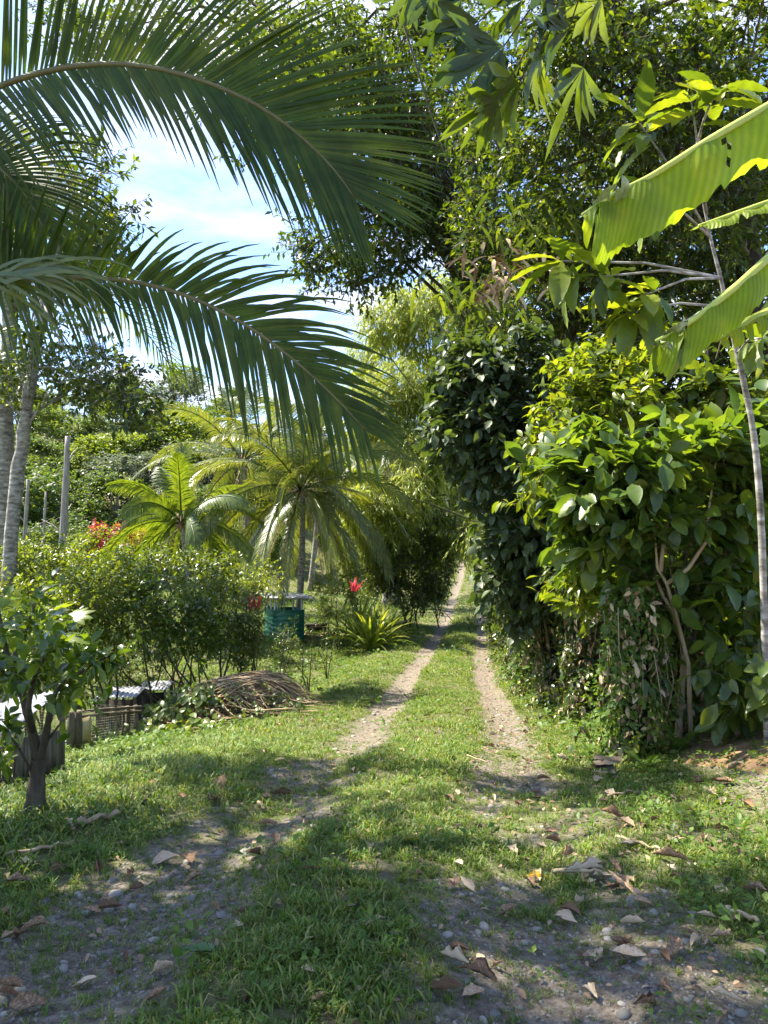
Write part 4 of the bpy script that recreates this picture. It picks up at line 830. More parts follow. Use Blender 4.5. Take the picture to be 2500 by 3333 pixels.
# strap-leaved plants and red bromeliad
def strap(label, px, d, n, ln, seed, mat='brom', w=.05, red=False, name='strap_leaved_plant', cat='plant', group=None, el0=80, z0=0.0, parts=True, base=None):
    r = np.random.default_rng(seed); b = ground_pt(px, 1800, d) if base is None else np.asarray(base, float); th = thing(name, label, cat, tuple(b), group)
    for i in range(n):
        P = arch(b + [r.normal(0, .06), r.normal(0, .06), z0], i * 2.4 + r.normal(0, .3), R(el0 - 55 * (i / n) + r.normal(0, 6)), ln * r.uniform(.7, 1.1), .75, 8, r)
        t_ = nrm(np.gradient(P, axis=0)); sd = nrm(np.cross(t_, [0, 0, 1.0]) + 1e-6); ww = w * np.array([.5, .8, 1, 1, .9, .75, .45, .05])
        V = []; Q = []
        for j in range(8): V += [P[j] - sd[j] * ww[j] * .5 + [0, 0, ww[j] * .2], P[j], P[j] + sd[j] * ww[j] * .5 + [0, 0, ww[j] * .2]]
        for j in range(7): Q += [(j * 3, j * 3 + 1, j * 3 + 4, j * 3 + 3), (j * 3 + 1, j * 3 + 2, j * 3 + 5, j * 3 + 4)]
        g = Geo(); g.add(V, Q, None, 0); part('leaf', g, M[mat], th, smooth=True)
strap('big arching yellow green strap leaved clump at the edge of the lawn', 1205, 22.5, 70, 1.7, 1, w=.09, group='strap leaved plants beside the lawn')
strap('taller pale strap leaved clump behind the arching one', 1170, 24.5, 56, 2.1, 2, w=.095, group='strap leaved plants beside the lawn')
strap('narrow strap leaved clump leaning over the lawn by the thicket', 1245, 23.5, 46, 1.5, 3, w=.085, group='strap leaved plants beside the lawn')
strap('dark leaved low clump under the thicket at the lane', 1330, 26.5, 26, .6, 4, 'mid', w=.05, group='strap leaved plants beside the lawn')
strap('red flowered bromeliad glowing above the clipped shrub', 1155, 22.2, 14, .42, 5, 'red', w=.07, name='red_bromeliad', cat='flower', el0=95, base=at(1155, 1925, 22.2))
strap('red cordyline tuft at the right end of the citrus hedge', 828, 13, 16, .34, 6, 'red', w=.04, name='red_cordyline', cat='plant', el0=90, base=at(828, 1985, 13))

# red and yellow croton bush far left
C1 = blobs([(350, 1745, 70, 36, 27, .7, 30)], 0, 790)
plant('flowering_bush', 'bush with crimson red flower heads beyond the hedge', 'bush', ground_pt(350, 1800, 27), C1, .28, 7, 7, .13, 'red', LF4W, group='flowering bushes beyond the hedge')
C1 = blobs([(440, 1745, 38, 28, 27.5, .5, 20)], 0, 792)
plant('flowering_bush', 'golden yellow flowering bush touching the red one', 'bush', ground_pt(440, 1800, 27.5), C1, .26, 7, 7, .12, 'yellow', LF4W, group='flowering bushes beyond the hedge')
bush('light green ferny bush below the red flowers', 330, 1830, 26, [(330, 1780, 90, 45, 26, .8, 24), (430, 1785, 60, 35, 26.3, .6, 12), (280, 1810, 60, 40, 26, .6, 12)], 794, 'bright', .14, .4, 7, 7)

# ================================================================== CITRUS HEDGE (left middle)
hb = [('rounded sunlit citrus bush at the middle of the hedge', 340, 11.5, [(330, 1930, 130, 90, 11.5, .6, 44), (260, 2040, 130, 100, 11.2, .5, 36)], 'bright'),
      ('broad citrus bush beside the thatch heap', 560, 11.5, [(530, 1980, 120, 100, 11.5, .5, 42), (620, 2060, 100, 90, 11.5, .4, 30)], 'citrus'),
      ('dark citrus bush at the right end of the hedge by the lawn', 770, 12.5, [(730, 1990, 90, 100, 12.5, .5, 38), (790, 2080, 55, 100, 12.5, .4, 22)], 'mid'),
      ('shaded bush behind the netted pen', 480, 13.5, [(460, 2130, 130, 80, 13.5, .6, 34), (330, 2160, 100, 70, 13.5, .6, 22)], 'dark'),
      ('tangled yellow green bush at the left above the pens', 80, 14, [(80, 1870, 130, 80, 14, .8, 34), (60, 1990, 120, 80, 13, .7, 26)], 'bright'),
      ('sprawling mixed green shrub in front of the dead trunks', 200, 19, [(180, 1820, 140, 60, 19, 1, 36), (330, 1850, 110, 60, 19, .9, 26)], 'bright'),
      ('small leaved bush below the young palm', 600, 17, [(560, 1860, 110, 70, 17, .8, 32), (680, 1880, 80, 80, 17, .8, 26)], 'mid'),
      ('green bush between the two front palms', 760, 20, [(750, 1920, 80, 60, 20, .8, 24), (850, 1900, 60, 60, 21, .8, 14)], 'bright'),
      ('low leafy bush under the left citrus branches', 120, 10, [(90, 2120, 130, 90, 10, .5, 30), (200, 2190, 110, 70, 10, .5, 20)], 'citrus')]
for i, (lab, px, d, bl, mt) in enumerate(hb):
    bush(lab, px, 2200, d, bl, 800 + i * 5, mt, .085 if d < 14 else .11, .26 if d < 14 else .36, 8, 7, LF8 if d < 12 else LF4, parts=120 if d < 12.6 else 0, name='citrus_bush' if 'citrus' in lab else 'garden_bush', stems=6, base_w=.9, group='bushes of the garden hedge', stem_r=.022)
# papaya-like lobed leaves sticking out at far left
def lobed(w=.5, spread=100, n=7, q=.16, base=.35, jit=0.0, seed=1):
    rr_ = np.random.default_rng(seed)
    V = [(0, 0, 0)]; T = []
    for i in range(n):
        a = R(-spread + 2 * spread * i / (n - 1) + rr_.normal(0, jit * 5)); ln = (1.0 - .35 * abs(i - (n - 1) / 2) / (n / 2)) * (1 + rr_.normal(0, jit * .12))
        c, s_ = math.sin(a), math.cos(a)
        b = len(V)
        V += [(c * base * ln - s_ * q * .8, s_ * base * ln + c * q * .8, .02), (c * .68 * ln - s_ * q, s_ * .68 * ln + c * q, -.03), (c * ln, s_ * ln, -.14), (c * .68 * ln + s_ * q, s_ * .68 * ln - c * q, -.03), (c * base * ln + s_ * q * .8, s_ * base * ln - c * q * .8, .02), (c * .5 * ln, s_ * .5 * ln, .05)]
        T += [(0, b + 5, b), (b, b + 5, b + 1), (b + 1, b + 5, b + 2), (b + 2, b + 5, b + 3), (b + 3, b + 5, b + 4), (b + 4, b + 5, 0)]
    V = np.array(V); T = np.array(T)[:, ::-1]
    return V, np.zeros((0, 4), np.int64), T
LOB = lobed()
def papaya(label, base, tips, size, mat='bright'):
    th = thing('papaya_plant', label, 'plant', tuple(base), None); r = np.random.default_rng(8); g = Geo(); top = base + [0, 0, .55]
    top = np.mean(tips, 0) - [0, 0, .25]; tube(g, [base - [0, 0, .05], (base + top) / 2 + [.05, 0, 0], top], [.04, .03, .025], 8); part('stem', g, M['culm'], th)
    g = Geo()
    for t in tips: tube(g, [top, (top + t) / 2 + [0, 0, .08], t], [.008, .006, .005], 5)
    part('petioles', g, M['culm'], th)
    d = nrm(np.array(tips) - top); leaf_objects(th, 'leaf', [LOB], M[mat], np.array(tips), nrm(d + [0, -.3, -.2]), np.tile([.1, -.5, 1.0], (len(tips), 1)), np.full(len(tips), size) * r.uniform(.8, 1.1, len(tips)))
papaya('lobed papaya leaves catching sun at the left edge above the hedge', ground_pt(90, 2200, 8), [at(60, 1970, 8), at(170, 2000, 7.8), at(240, 2010, 8.2), at(20, 2050, 7.8), at(110, 2060, 7.6), at(-60, 1960, 8), at(215, 2080, 8)], .27)

# ================================================================== NEAR CITRUS TREE at the left
def citrus_tree():
    b = on_ground(112, 2655); d0 = project(b)[2]
    th = thing('citrus_tree', 'young citrus tree with forked trunk standing alone at the left edge', 'tree', tuple(b)); r = np.random.default_rng(9)
    def limb(pts, rads, smooth=True):
        P = np.array([at(x, y, d) for x, y, d in pts]); tt = np.linspace(0, len(P) - 1, len(P) * 4); q = np.stack([np.interp(tt, range(len(P)), P[:, j]) for j in range(3)], -1)
        for _ in range(2): q[1:-1] = (q[:-2] + 2 * q[1:-1] + q[2:]) / 4
        g = Geo(); tube(g, q, np.interp(tt, range(len(P)), rads) * (1 + r.normal(0, .05, len(tt))), 10); return g, q
    D = d0
    g, q = limb([(112, 2675, D), (116, 2600, D), (122, 2520, D), (125, 2470, D)], [.08, .055, .048, .042]); part('trunk', g, M['bark'], th, smooth=True)
    segs = [([(125, 2480, D), (105, 2380, D), (75, 2260, D + .05), (35, 2170, D + .1), (10, 2080, D + .1), (-10, 1960, D + .2)], [.034, .027, .024, .021, .017, .01]),
            ([(125, 2490, D), (145, 2420, D - .02), (160, 2330, D - .05), (168, 2280, D - .05), (195, 2230, D - .1), (255, 2195, D - .15)], [.032, .022, .018, .016, .012, .007]),
            ([(105, 2380, D), (90, 2300, D - .2), (120, 2180, D - .4), (180, 2090, D - .5)], [.02, .016, .012, .006]),
            ([(255, 2195, D - .15), (320, 2150, D - .1), (400, 2120, D)], [.009, .007, .004]),
            ([(75, 2260, D), (20, 2200, D - .3), (-60, 2100, D - .4)], [.018, .012, .006]), ([(35, 2170, D), (80, 2060, D + .3), (120, 1950, D + .4)], [.016, .012, .006]),
            ([(118, 2540, D), (60, 2430, D - .1), (20, 2380, D - .15)], [.010, .007, .004]), ([(140, 2430, D), (200, 2350, D), (225, 2330, D)], [.009, .006, .003])]
    pos, di = [], []
    for pts, rd in segs:
        g, q = limb(pts, rd); part('branch', g, M['bark'], th, smooth=True)
        for k in range(13):
            t = r.uniform(.5, 1); p = q[int(t * (len(q) - 1))]; dd = nrm(r.normal(0, 1, 3) + [0, -.2, .3]); Lh = r.uniform(.08, .42)
            for m in range(9):
                pos.append(p + dd * Lh * (m + .5) / 9 + r.normal(0, .02, 3)); di.append(nrm(dd * .6 + r.normal(0, .8, 3) + [0, 0, -.25]))
    pos = np.array(pos); di = np.array(di)
    px, py, dd = project(pos); k = ~((py > 2300) & (px > 40) & (px < 290) & (r.uniform(0, 1, len(px)) < .82)) & ~((py > 2180) & (px > 60) & (px < 300) & (r.uniform(0, 1, len(px)) < .5)); pos, di = pos[k], di[k]
    up = np.tile([0, 0, 1.0], (len(pos), 1)) + r.normal(0, .4, pos.shape); sz = .095 * r.uniform(.6, 1.3, len(pos)); order = np.argsort(dd[k] + r.uniform(0, .5, len(pos)))
    a, c = order[:290], order[290:]
    leaf_objects(th, 'leaf', [LF8, LF8W], M['citrus'], pos[a], di[a], up[a], sz[a])
    g = Geo(); add_leaves(g, LF8, pos[c], di[c], up[c], sz[c], r.uniform(0, 1, len(c))); part('foliage', g, M['citrus'], th, kind='stuff')
citrus_tree()

# ================================================================== SHED
def sheet(g, O, U, Vv, nu, amp=.012, th=.003, flat=False):
    """corrugated sheet: ribs run along Vv, waves along U, from corner O"""
    O, U, Vv = map(lambda a: np.asarray(a, float), (O, U, Vv)); Nn = nrm(np.cross(U, Vv)); n = nu * 4; P = []
    prof = [0, .9, 1, .1]
    for i in range(n + 1):
        w = prof[i % 4] * amp
        for s_ in (0, 1):
            for h in (0, th): P.append(O + U * i / n + Vv * s_ + Nn * (w + h))
    Q = []
    for i in range(n):
        a = i * 4; b = a + 4
        Q += [(a, a + 2, b + 2, b), (a + 1, b + 1, b + 3, a + 3), (a, b, b + 1, a + 1), (a + 2, a + 3, b + 3, b + 2)]
    Q += [(0, 1, 3, 2), (n * 4, n * 4 + 2, n * 4 + 3, n * 4 + 1)]
    g.add(P, Q)
def shed():
    d = 24.5; k = at(890, 1985, d); zt = k[2]; K = k.copy(); K[2] = gh(K[0], K[1]) ; zb = K[2] - .03
    F = nrm(np.array([1.0, .06, 0])); Bk = nrm(np.array([-.46, 1.0, 0])); lf, lb = 1.02, 1.05
    th = thing('small_shed', 'small green corrugated shed with white flat roof beside the coconut palm', 'shed', (K[0], K[1], zb))
    H = zt - zb; up = np.array([0, 0, H]); A = np.array([K[0], K[1], zb])
    for nm, o, u in (('wall_panel', A, F * lf), ('wall_panel', A + Bk * lb, -Bk * lb), ('wall_panel', A + F * lf, Bk * lb), ('wall_panel', A + F * lf + Bk * lb, -F * lf)):
        g = Geo(); sheet(g, o + np.array([0, 0, 0]), up, u, 7, .022); part(nm, g, M['teal'], th)
    for o in (A, A + F * lf, A + Bk * lb, A + F * lf + Bk * lb, A + Bk * lb * .5, A + F * lf * .12 + Bk * .1):
        g = Geo(); q = o + (A + F * lf * .5 + Bk * lb * .5 - o) * .13; box(g, q + [0, 0, (H + .42) / 2], .05, .05, H + .42); part('post', g, M['white'], th)
    g = Geo(); R0 = A - F * .30 - Bk * .28 + [0, 0, H + .40]; sheet(g, R0, F * (lf + .62), Bk * (lb + .55) + np.array([0, 0, .05]), 9, .02); part('roof_sheet', g, M['roof'], th)
    for s_ in (.1, .9):
        g = Geo(); box(g, A + F * lf * .5 + Bk * lb * s_ + [0, 0, H + .37], lf + .3, .05, .05, math.atan2(F[1], F[0])); part('roof_beam', g, M['white'], th)
shed()
g = Geo(); bb = ground_pt(1030, 2000, 27)      # dark box standing in for the shadow right of the palm trunk
box(g, bb + [0, 0, .12], .7, .35, .26); box(g, bb + [0, 0, .26], .78, .43, .05)
single('shadow_box', g, M['bark_dark'], 'low dark box set on the lawn for the shadow beside the palm trunk', 'shadow stand-in', tuple(bb))
# leaf-litter ring round the palm foot
def litter(name, label, cx, cy, rx, ry, n, seed, size=.09, mat='dry', tp=LF4W, h=.02):
    r = np.random.default_rng(seed); a = r.uniform(0, 6.28, n); q = np.sqrt(r.uniform(0, 1, n)); x = cx + rx * q * np.cos(a); y = cy + ry * q * np.sin(a)
    pos = np.stack([x, y, gh(x, y) + r.uniform(.005, h, n)], -1); an = r.uniform(0, 6.28, n); d = np.stack([np.cos(an), np.sin(an), r.normal(0, .25, n)], -1)
    g = Geo(); add_leaves(g, tp, pos, d, np.tile([0, 0, 1.0], (n, 1)) + r.normal(0, .5, (n, 3)), size * r.uniform(.5, 1.4, n), r.uniform(0, 1, n))
    o = obj(name, g.mesh(name, M[mat]), kind='stuff'); o['label'] = label
pb = ground_pt(975, 2065, 26); litter('leaf_litter', 'brown litter lying round the foot of the coconut palm', pb[0] + .3, pb[1] - .2, 1.3, 1.6, 900, 1, .10)

# ================================================================== PENS
def pen_netted():
    d = 8.8; a = ground_pt(228, 2440, d); b = ground_pt(440, 2380, d + 1.2); zt = .47; r = np.random.default_rng(4)
    th = thing('netted_pen', 'low netted animal pen with weathered posts on the slope below the hedge', 'animal pen', tuple(a)); U = b - a; U[2] *= 1; L_ = np.linalg.norm(U[:2]); Bk = nrm(np.array([-U[1], U[0], 0])) * .9
    for i, (s_, w, t) in enumerate([(0, .045, 0), (.09, .055, .0), (.86, .03, .0), (1.0, .03, 0), (.78, .012, 0)]):
        p = a + U * s_; g = Geo(); q = np.array([p - [0, 0, .05], p + [.01, .01, zt * .5], p + [0, 0, zt + .02]]); q[:, 2] = [gh(p[0], p[1]) - .05, gh(p[0], p[1]) + .3, a[2] + U[2] * s_ + zt + .02]; tube(g, q, w, 8); part('post', g, M['wood_old'], th, smooth=True)
    for p in (a + Bk, b + Bk):
        g = Geo(); z = float(gh(p[0], p[1])); tube(g, [p + [0, 0, z - p[2] - .1], p + [0, 0, zt]], .035, 7); part('post', g, M['wood_old'], th, smooth=True)
    for z in (zt, zt - .06):
        g = Geo(); tube(g, [a + [-.05, 0, z], a + U * .5 + [0, 0, z + .01], b + [.08, 0, z]], .018, 6); part('rail', g, M['wood_old'], th, smooth=True)
    g = Geo(); tube(g, [a + Bk + [0, 0, zt], b + Bk + [0, 0, zt]], .018, 6); part('rail', g, M['wood_old'], th)
    for nm, o_, u_, l_ in (('netting', a, U, L_), ('netting', a, Bk, .9), ('netting', b, Bk, .9)):
        g = Geo(); n = 30; A_ = []; B_ = []
        for i in range(n + 1):
            p = o_ + u_ * i / n; A_.append(p + [0, -.01, .05]); B_.append(p + [0, -.01, zt])
        for i in range(14): h = .05 + (zt - .05) * i / 13; A_.append(o_ + [0, -.012, h]); B_.append(o_ + u_ + [0, -.012, h])
        sticks(g, A_, B_, .0018, .0018); part(nm, g, M['net'], th, kind='stuff')
    g = Geo(); p = a + U * .22 + [0, -.05, .34]; box(g, p - [0, 0, .09], .24, .012, .32, math.atan2(U[1], U[0])); part('board', g, M['board'], th, label='faded yellow board hanging inside the netting')
pen_netted()
def pen_slatted():
    d = 6.0; a = ground_pt(-110, 2560, d); b = ground_pt(62, 2580, d); r = np.random.default_rng(14); zt = .47
    th = thing('slatted_cage', 'bamboo slat cage with wavy grey roof cut by the left edge', 'animal cage', tuple(b)); U = b - a; Bk = nrm(np.array([-U[1], U[0], 0])) * .8
    for i in range(15):
        p = a + U * (i + .5) / 15; g = Geo(); h = zt - .06 + r.normal(0, .03); box(g, [p[0], p[1], float(gh(p[0], p[1])) + h / 2 - .02], np.linalg.norm(U) / 15 * r.uniform(.45, .85), .012, h, r.normal(0, .05)); part('slat', g, M['wood_old'], th)
    for i in range(12):
        p = b + Bk * (i + .5) / 12; g = Geo(); box(g, [p[0], p[1], float(gh(p[0], p[1])) + .19], .012, .05, .42, r.normal(0, .05)); part('slat', g, M['wood_old'], th)
    for h in (.1, .36): g = Geo(); tube(g, [a + [0, -.02, h], b + [0, -.02, h]], .014, 6); part('rail', g, M['wood_old'], th)
    for p in (a, b, a + Bk, b + Bk): g = Geo(); tube(g, [[p[0], p[1], float(gh(p[0], p[1])) - .05], [p[0], p[1], b[2] + zt - .02]], .03, 7); part('post', g, M['wood_old'], th)
    g = Geo(); sheet(g, a - [.1, .12, -zt], U * 1.15, Bk * 1.2 + [0, 0, .12], 9, .022); part('roof_sheet', g, M['roof'], th)
pen_slatted()
def lean_roof(px, py, d, w, l, label, rz):
    p = at(px, py, d); b = p.copy(); b[2] = gh(p[0], p[1]); th = thing('low_coop', label, 'coop', tuple(b)); U = np.array([math.cos(rz), math.sin(rz), 0]) * w; V = np.array([-math.sin(rz), math.cos(rz), .08]) * l
    g = Geo(); sheet(g, p, U, V, 8, .02); part('roof_sheet', g, M['roof'], th)
    for s_, t in ((.05, .05), (.95, .05), (.05, .95), (.95, .95)):
        q = p + U * s_ + V * t; g = Geo(); tube(g, [[q[0], q[1], float(gh(q[0], q[1])) - .1], q - [0, 0, .004]], .03, 6); part('post', g, M['wood_old'], th)
    g = Geo(); q0 = p + U * .05; q1 = p + U * .95; z0 = b[2]; g.add([[q0[0], q0[1], z0 - .1], [q1[0], q1[1], z0 - .1], [q1[0], q1[1], p[2] - .03], [q0[0], q0[1], p[2] - .03], [q0[0], q0[1] + .02, z0 - .1], [q1[0], q1[1] + .02, z0 - .1], [q1[0], q1[1] + .02, p[2] - .03], [q0[0], q0[1] + .02, p[2] - .03]], [(0, 1, 2, 3), (4, 7, 6, 5), (0, 4, 5, 1), (3, 2, 6, 7), (0, 3, 7, 4), (1, 5, 6, 2)]); part('wall_panel', g, M['bark_dark'], th)  # wall coloured near black to stand for the darkness under the roof
lean_roof(310, 2272, 12.2, .66, .6, 'low coop under a bright zinc sheet half hidden behind the netted pen', .03)
lean_roof(440, 2250, 13.4, .55, .6, 'second zinc roofed coop further behind, mostly covered by leaves', .05)

# ================================================================== THATCH HEAP with creeper
def heap():
    c = on_ground(720, 2370); c[1] += .5; c[2] = float(gh(c[0], c[1])); d = project(c)[2]; r = np.random.default_rng(17)
    th = thing('thatch_heap', 'heap of dry brown palm frond stalks beside the left verge', 'brush heap', tuple(c)); s = d / 9.0; ax, ay, H = 1.0 * s, .62 * s, .50 * s
    def surf(x, y):
        q = np.clip(1 - (x / ax) ** 2 - (y / ay) ** 2, 0, 1); return H * q ** .6
    g = Geo(); n, k = 28, 9; V = []
    for i in range(k):
        t = i / (k - 1)
        for j in range(n):
            a = 6.283 * j / n; x, y = ax * t * math.cos(a), ay * t * math.sin(a); V.append([c[0] + x, c[1] + y, float(gh(c[0] + x, c[1] + y)) - .04 + .86 * surf(x, y) * (1 + r.normal(0, .05))])
    Q = [(i * n + j, (i + 1) * n + j, (i + 1) * n + (j + 1) % n, i * n + (j + 1) % n) for i in range(k - 1) for j in range(n)]; g.add(V, Q); part('litter_core', g, M['bark'], th, smooth=False)
    for i in range(280):
        x0 = r.uniform(-.95, .25) * ax; y0 = r.uniform(-.9, .6) * ay * math.sqrt(max(0.05, 1 - (x0 / ax) ** 2)); ln = r.uniform(.5, 1.2) * ax; an = r.normal(-.05, .34); P = []
        lift = r.uniform(0, .12); bow = r.normal(0, .12)
        for m in range(7):
            x = x0 + math.cos(an) * ln * m / 6; y = y0 + math.sin(an) * ln * m / 6 + bow * math.sin(m / 6 * 3.14); out = max(0, (x / ax) ** 2 + (y / ay) ** 2 - 1); P.append([c[0] + x, c[1] + y, float(gh(c[0] + x, c[1] + y)) + surf(x, y) + .02 + lift + r.normal(0, .008)])
        P = np.array(P); P[1:-1] = (P[:-2] + 2 * P[1:-1] + P[2:]) / 4; t_ = nrm(np.gradient(P, axis=0)); w = r.uniform(.007, .016); g = Geo(); tube(g, P, np.linspace(1, .35, 7) * w, 3, cap=False); part('dry_stalk', g, M['palm_dry'] if i % 4 else M['stem_tan'], th)
    g = Geo(); m = 1500; x = r.uniform(-1, 1, m) * ax; y = r.uniform(-1, .3, m) * ay; ok = (x / ax) ** 2 + (y / ay) ** 2 < 1.1; x, y = x[ok], y[ok]; A_ = np.stack([c[0] + x, c[1] + y, gh(c[0] + x, c[1] + y) + surf(x, y) * .95], -1); B_ = A_ + r.normal(0, 1, A_.shape) * [.14, .08, .04] + [0.08, 0, -.03]; sticks(g, A_, B_, .004, .002, r.uniform(0, 1)); part('dry_twigs', g, M['palm_dry'], th, kind='stuff')
    # creeper
    th2 = thing('creeper', 'broad leaved green creeper climbing the front of the thatch heap', 'creeper', (c[0] - .6, c[1] - ay, float(gh(c[0] - .6, c[1] - ay))))
    m = 2000; x = r.uniform(-1.75, 1.0, m) * ax; y = -r.uniform(.0, 1.5, m) * ay; z = gh(c[0] + x, c[1] + y) + surf(x * .9, y * .85) + r.uniform(.03, .2, m)
    keep = (r.uniform(0, 1, m) < np.where(x > -.1, .5, 1.0)) & (y / ay < -.25 - .5 * sst(-.6, .3, x / ax)); x, y, z = x[keep], y[keep], z[keep]; m = len(x)
    pos = np.stack([c[0] + x, c[1] + y, z], -1); dr = nrm(r.normal(0, .6, (m, 3)) + [0, -.6, -.5]); up = nrm(r.normal(0, .3, (m, 3)) + [-.3, -.7, .8]); sz = np.where(x < 0, .13, .065) * r.uniform(.5, 1.3, m)
    sc_ = pos[:, 1] - 2 * sz; o = np.argsort(sc_); leaf_objects(th2, 'leaf', [LF8W], M['bright'], pos[o[:260]], dr[o[:260]], up[o[:260]], sz[o[:260]])
    g = Geo(); o2 = o[260:]; add_leaves(g, LF8W, pos[o2], dr[o2], up[o2], sz[o2], r.uniform(0, 1, len(o2))); part('foliage', g, M['mid'], th2, kind='stuff')
    g = Geo()
    for i in range(22):
        p = pos[r.integers(m)]; q = pos[r.integers(m)]; 
        if np.linalg.norm(p - q) < 1.0: tube(g, [p, (p + q) / 2 + [0, -.03, .05], q], .004, 4)
    if g.n: part('stem', g, M['twig'], th2)
heap()

# ================================================================== RIGHT SIDE SHRUBS
b = ground_pt(1800, 2120, 10.5)
C = blobs([(1560, 1250, 110, 120, 10.5, .6, 34), (1700, 1230, 110, 110, 10.5, .7, 30), (1550, 1450, 120, 140, 10.3, .6, 42), (1720, 1500, 130, 150, 10.3, .7, 44), (1680, 1700, 100, 130, 10.2, .6, 34), (1780, 1720, 110, 130, 10.2, .6, 30), (1680, 1860, 90, 90, 10.3, .5, 22), (1730, 1960, 90, 80, 10.6, .4, 20), (1640, 1930, 50, 50, 11, .3, 8), (1830, 1350, 90, 110, 10.6, .6, 18), (1850, 1880, 110, 100, 10.2, .5, 20), (1480, 1330, 40, 60, 10.4, .3, 8)], 0, 900)
plant('grey_leaved_shrub', 'tall dark grey green shrub overhanging the right edge of the lane', 'shrub', b, C, .34, 6, 6, .165, 'grey', LF8W, parts=300, ptp=LF8W, trunk=[b - [0, 0, .2], at(1790, 1900, 10.5), at(1740, 1600, 10.5), at(1680, 1300, 10.5)], trunk_r=.08, limb_r=.018, droop=.55, limb_from=.15, trunk_mat='bark_dark')
b = ground_pt(2200, 2280, 6.6)
C = blobs([(2060, 1560, 130, 70, 6.5, .4, 16), (2260, 1500, 130, 80, 6.6, .4, 18), (1930, 1620, 100, 70, 6.5, .35, 12), (2350, 1600, 100, 110, 6.6, .4, 14), (2130, 1700, 170, 90, 6.5, .35, 18), (1880, 1540, 80, 60, 6.7, .3, 8), (2320, 1780, 120, 110, 6.6, .4, 12), (2000, 1780, 110, 80, 6.5, .3, 10), (2430, 1430, 90, 60, 6.8, .3, 6), (2180, 1880, 150, 90, 6.6, .35, 12), (2350, 1960, 120, 100, 6.7, .35, 10), (2150, 2030, 110, 80, 6.7, .3, 6), (2450, 1700, 60, 160, 6.7, .3, 8)], 0, 930)
plant('ribbed_leaf_shrub', 'sunlit shrub with large ribbed green leaves and bare stems on the right bank', 'shrub', b, C, .28, 4, 5, .205, 'ribbed', LF8W, parts=300, ptp=LFRIB, trunk=[b - [0, 0, .1], at(2230, 2120, 6.6), at(2190, 2000, 6.5), at(2130, 1880, 6.5)], trunk_r=.03, trunk_mat='stem_tan', limb_r=.005, droop=.35, limb_from=.3, upw=.5)
g = Geo()
for pl in ([(2250, 2300), (2240, 2160), (2200, 2000), (2170, 1900), (2140, 1850), (2130, 1740), (2140, 1560)], [(2170, 1900), (2240, 1850), (2300, 1760), (2310, 1640), (2330, 1500)], [(2150, 1860), (2160, 1760), (2190, 1640)]):
    q = np.array([at(x, y, 6.35) for x, y in pl]); q[0, 2] = min(q[0, 2], float(gh(q[0, 0], q[0, 1])) - .03) if pl[0][1] > 2200 else q[0, 2]; tube(g, q, np.linspace(.022, .007, len(q)), 7)
o = bpy.data.objects.get('ribbed_leaf_shrub'); part('stem', g, M['stem_tan'], o, smooth=True)
b = ground_pt(2000, 2150, 8.2)
C = blobs([(1930, 1240, 100, 90, 8.3, .4, 20), (2020, 1330, 110, 90, 8.2, .4, 20), (1860, 1380, 70, 60, 8.2, .3, 9), (1790, 1480, 90, 60, 8, .3, 12), (1880, 1560, 90, 60, 7.8, .3, 10), (2060, 1200, 60, 60, 8.4, .3, 8), (1950, 1750, 130, 120, 8, .4, 18), (1900, 1900, 120, 90, 8.2, .4, 14), (1750, 1600, 50, 60, 8.2, .2, 5)], 0, 950)
plant('narrow_leaf_shrub', 'shrub of narrow glossy leaves shining between the grey shrub and the ribbed one', 'shrub', b, C, .28, 6, 6, .14, 'bright', LF8, parts=220, ptp=LF8, trunk=[b - [0, 0, .2], at(1990, 1800, 8.2), at(1950, 1400, 8.2)], trunk_r=.03, limb_r=.006, droop=.4, limb_from=.2)
b = ground_pt(2420, 2250, 7.8)
C = blobs([(2380, 1880, 120, 90, 7.6, .35, 14), (2300, 2050, 110, 90, 7.5, .35, 14), (2450, 2080, 80, 100, 7.5, .3, 12), (2400, 1280, 90, 80, 8, .35, 12), (2440, 2230, 70, 60, 5.9, .25, 10), (2220, 1900, 90, 80, 7.7, .3, 9), (2250, 2180, 80, 60, 7.2, .3, 8)], 0, 960)
plant('broad_leaf_plant', 'shaded broad leaved undergrowth plant behind the pale stem at the right edge', 'plant', b, C, .3, 5, 5, .18, 'mid', LF8W, parts=160, ptp=LFRIB, trunk=[b - [0, 0, .1], at(2420, 1900, 7.7), at(2400, 1400, 7.9)], trunk_r=.03, limb_r=.01, droop=.5)
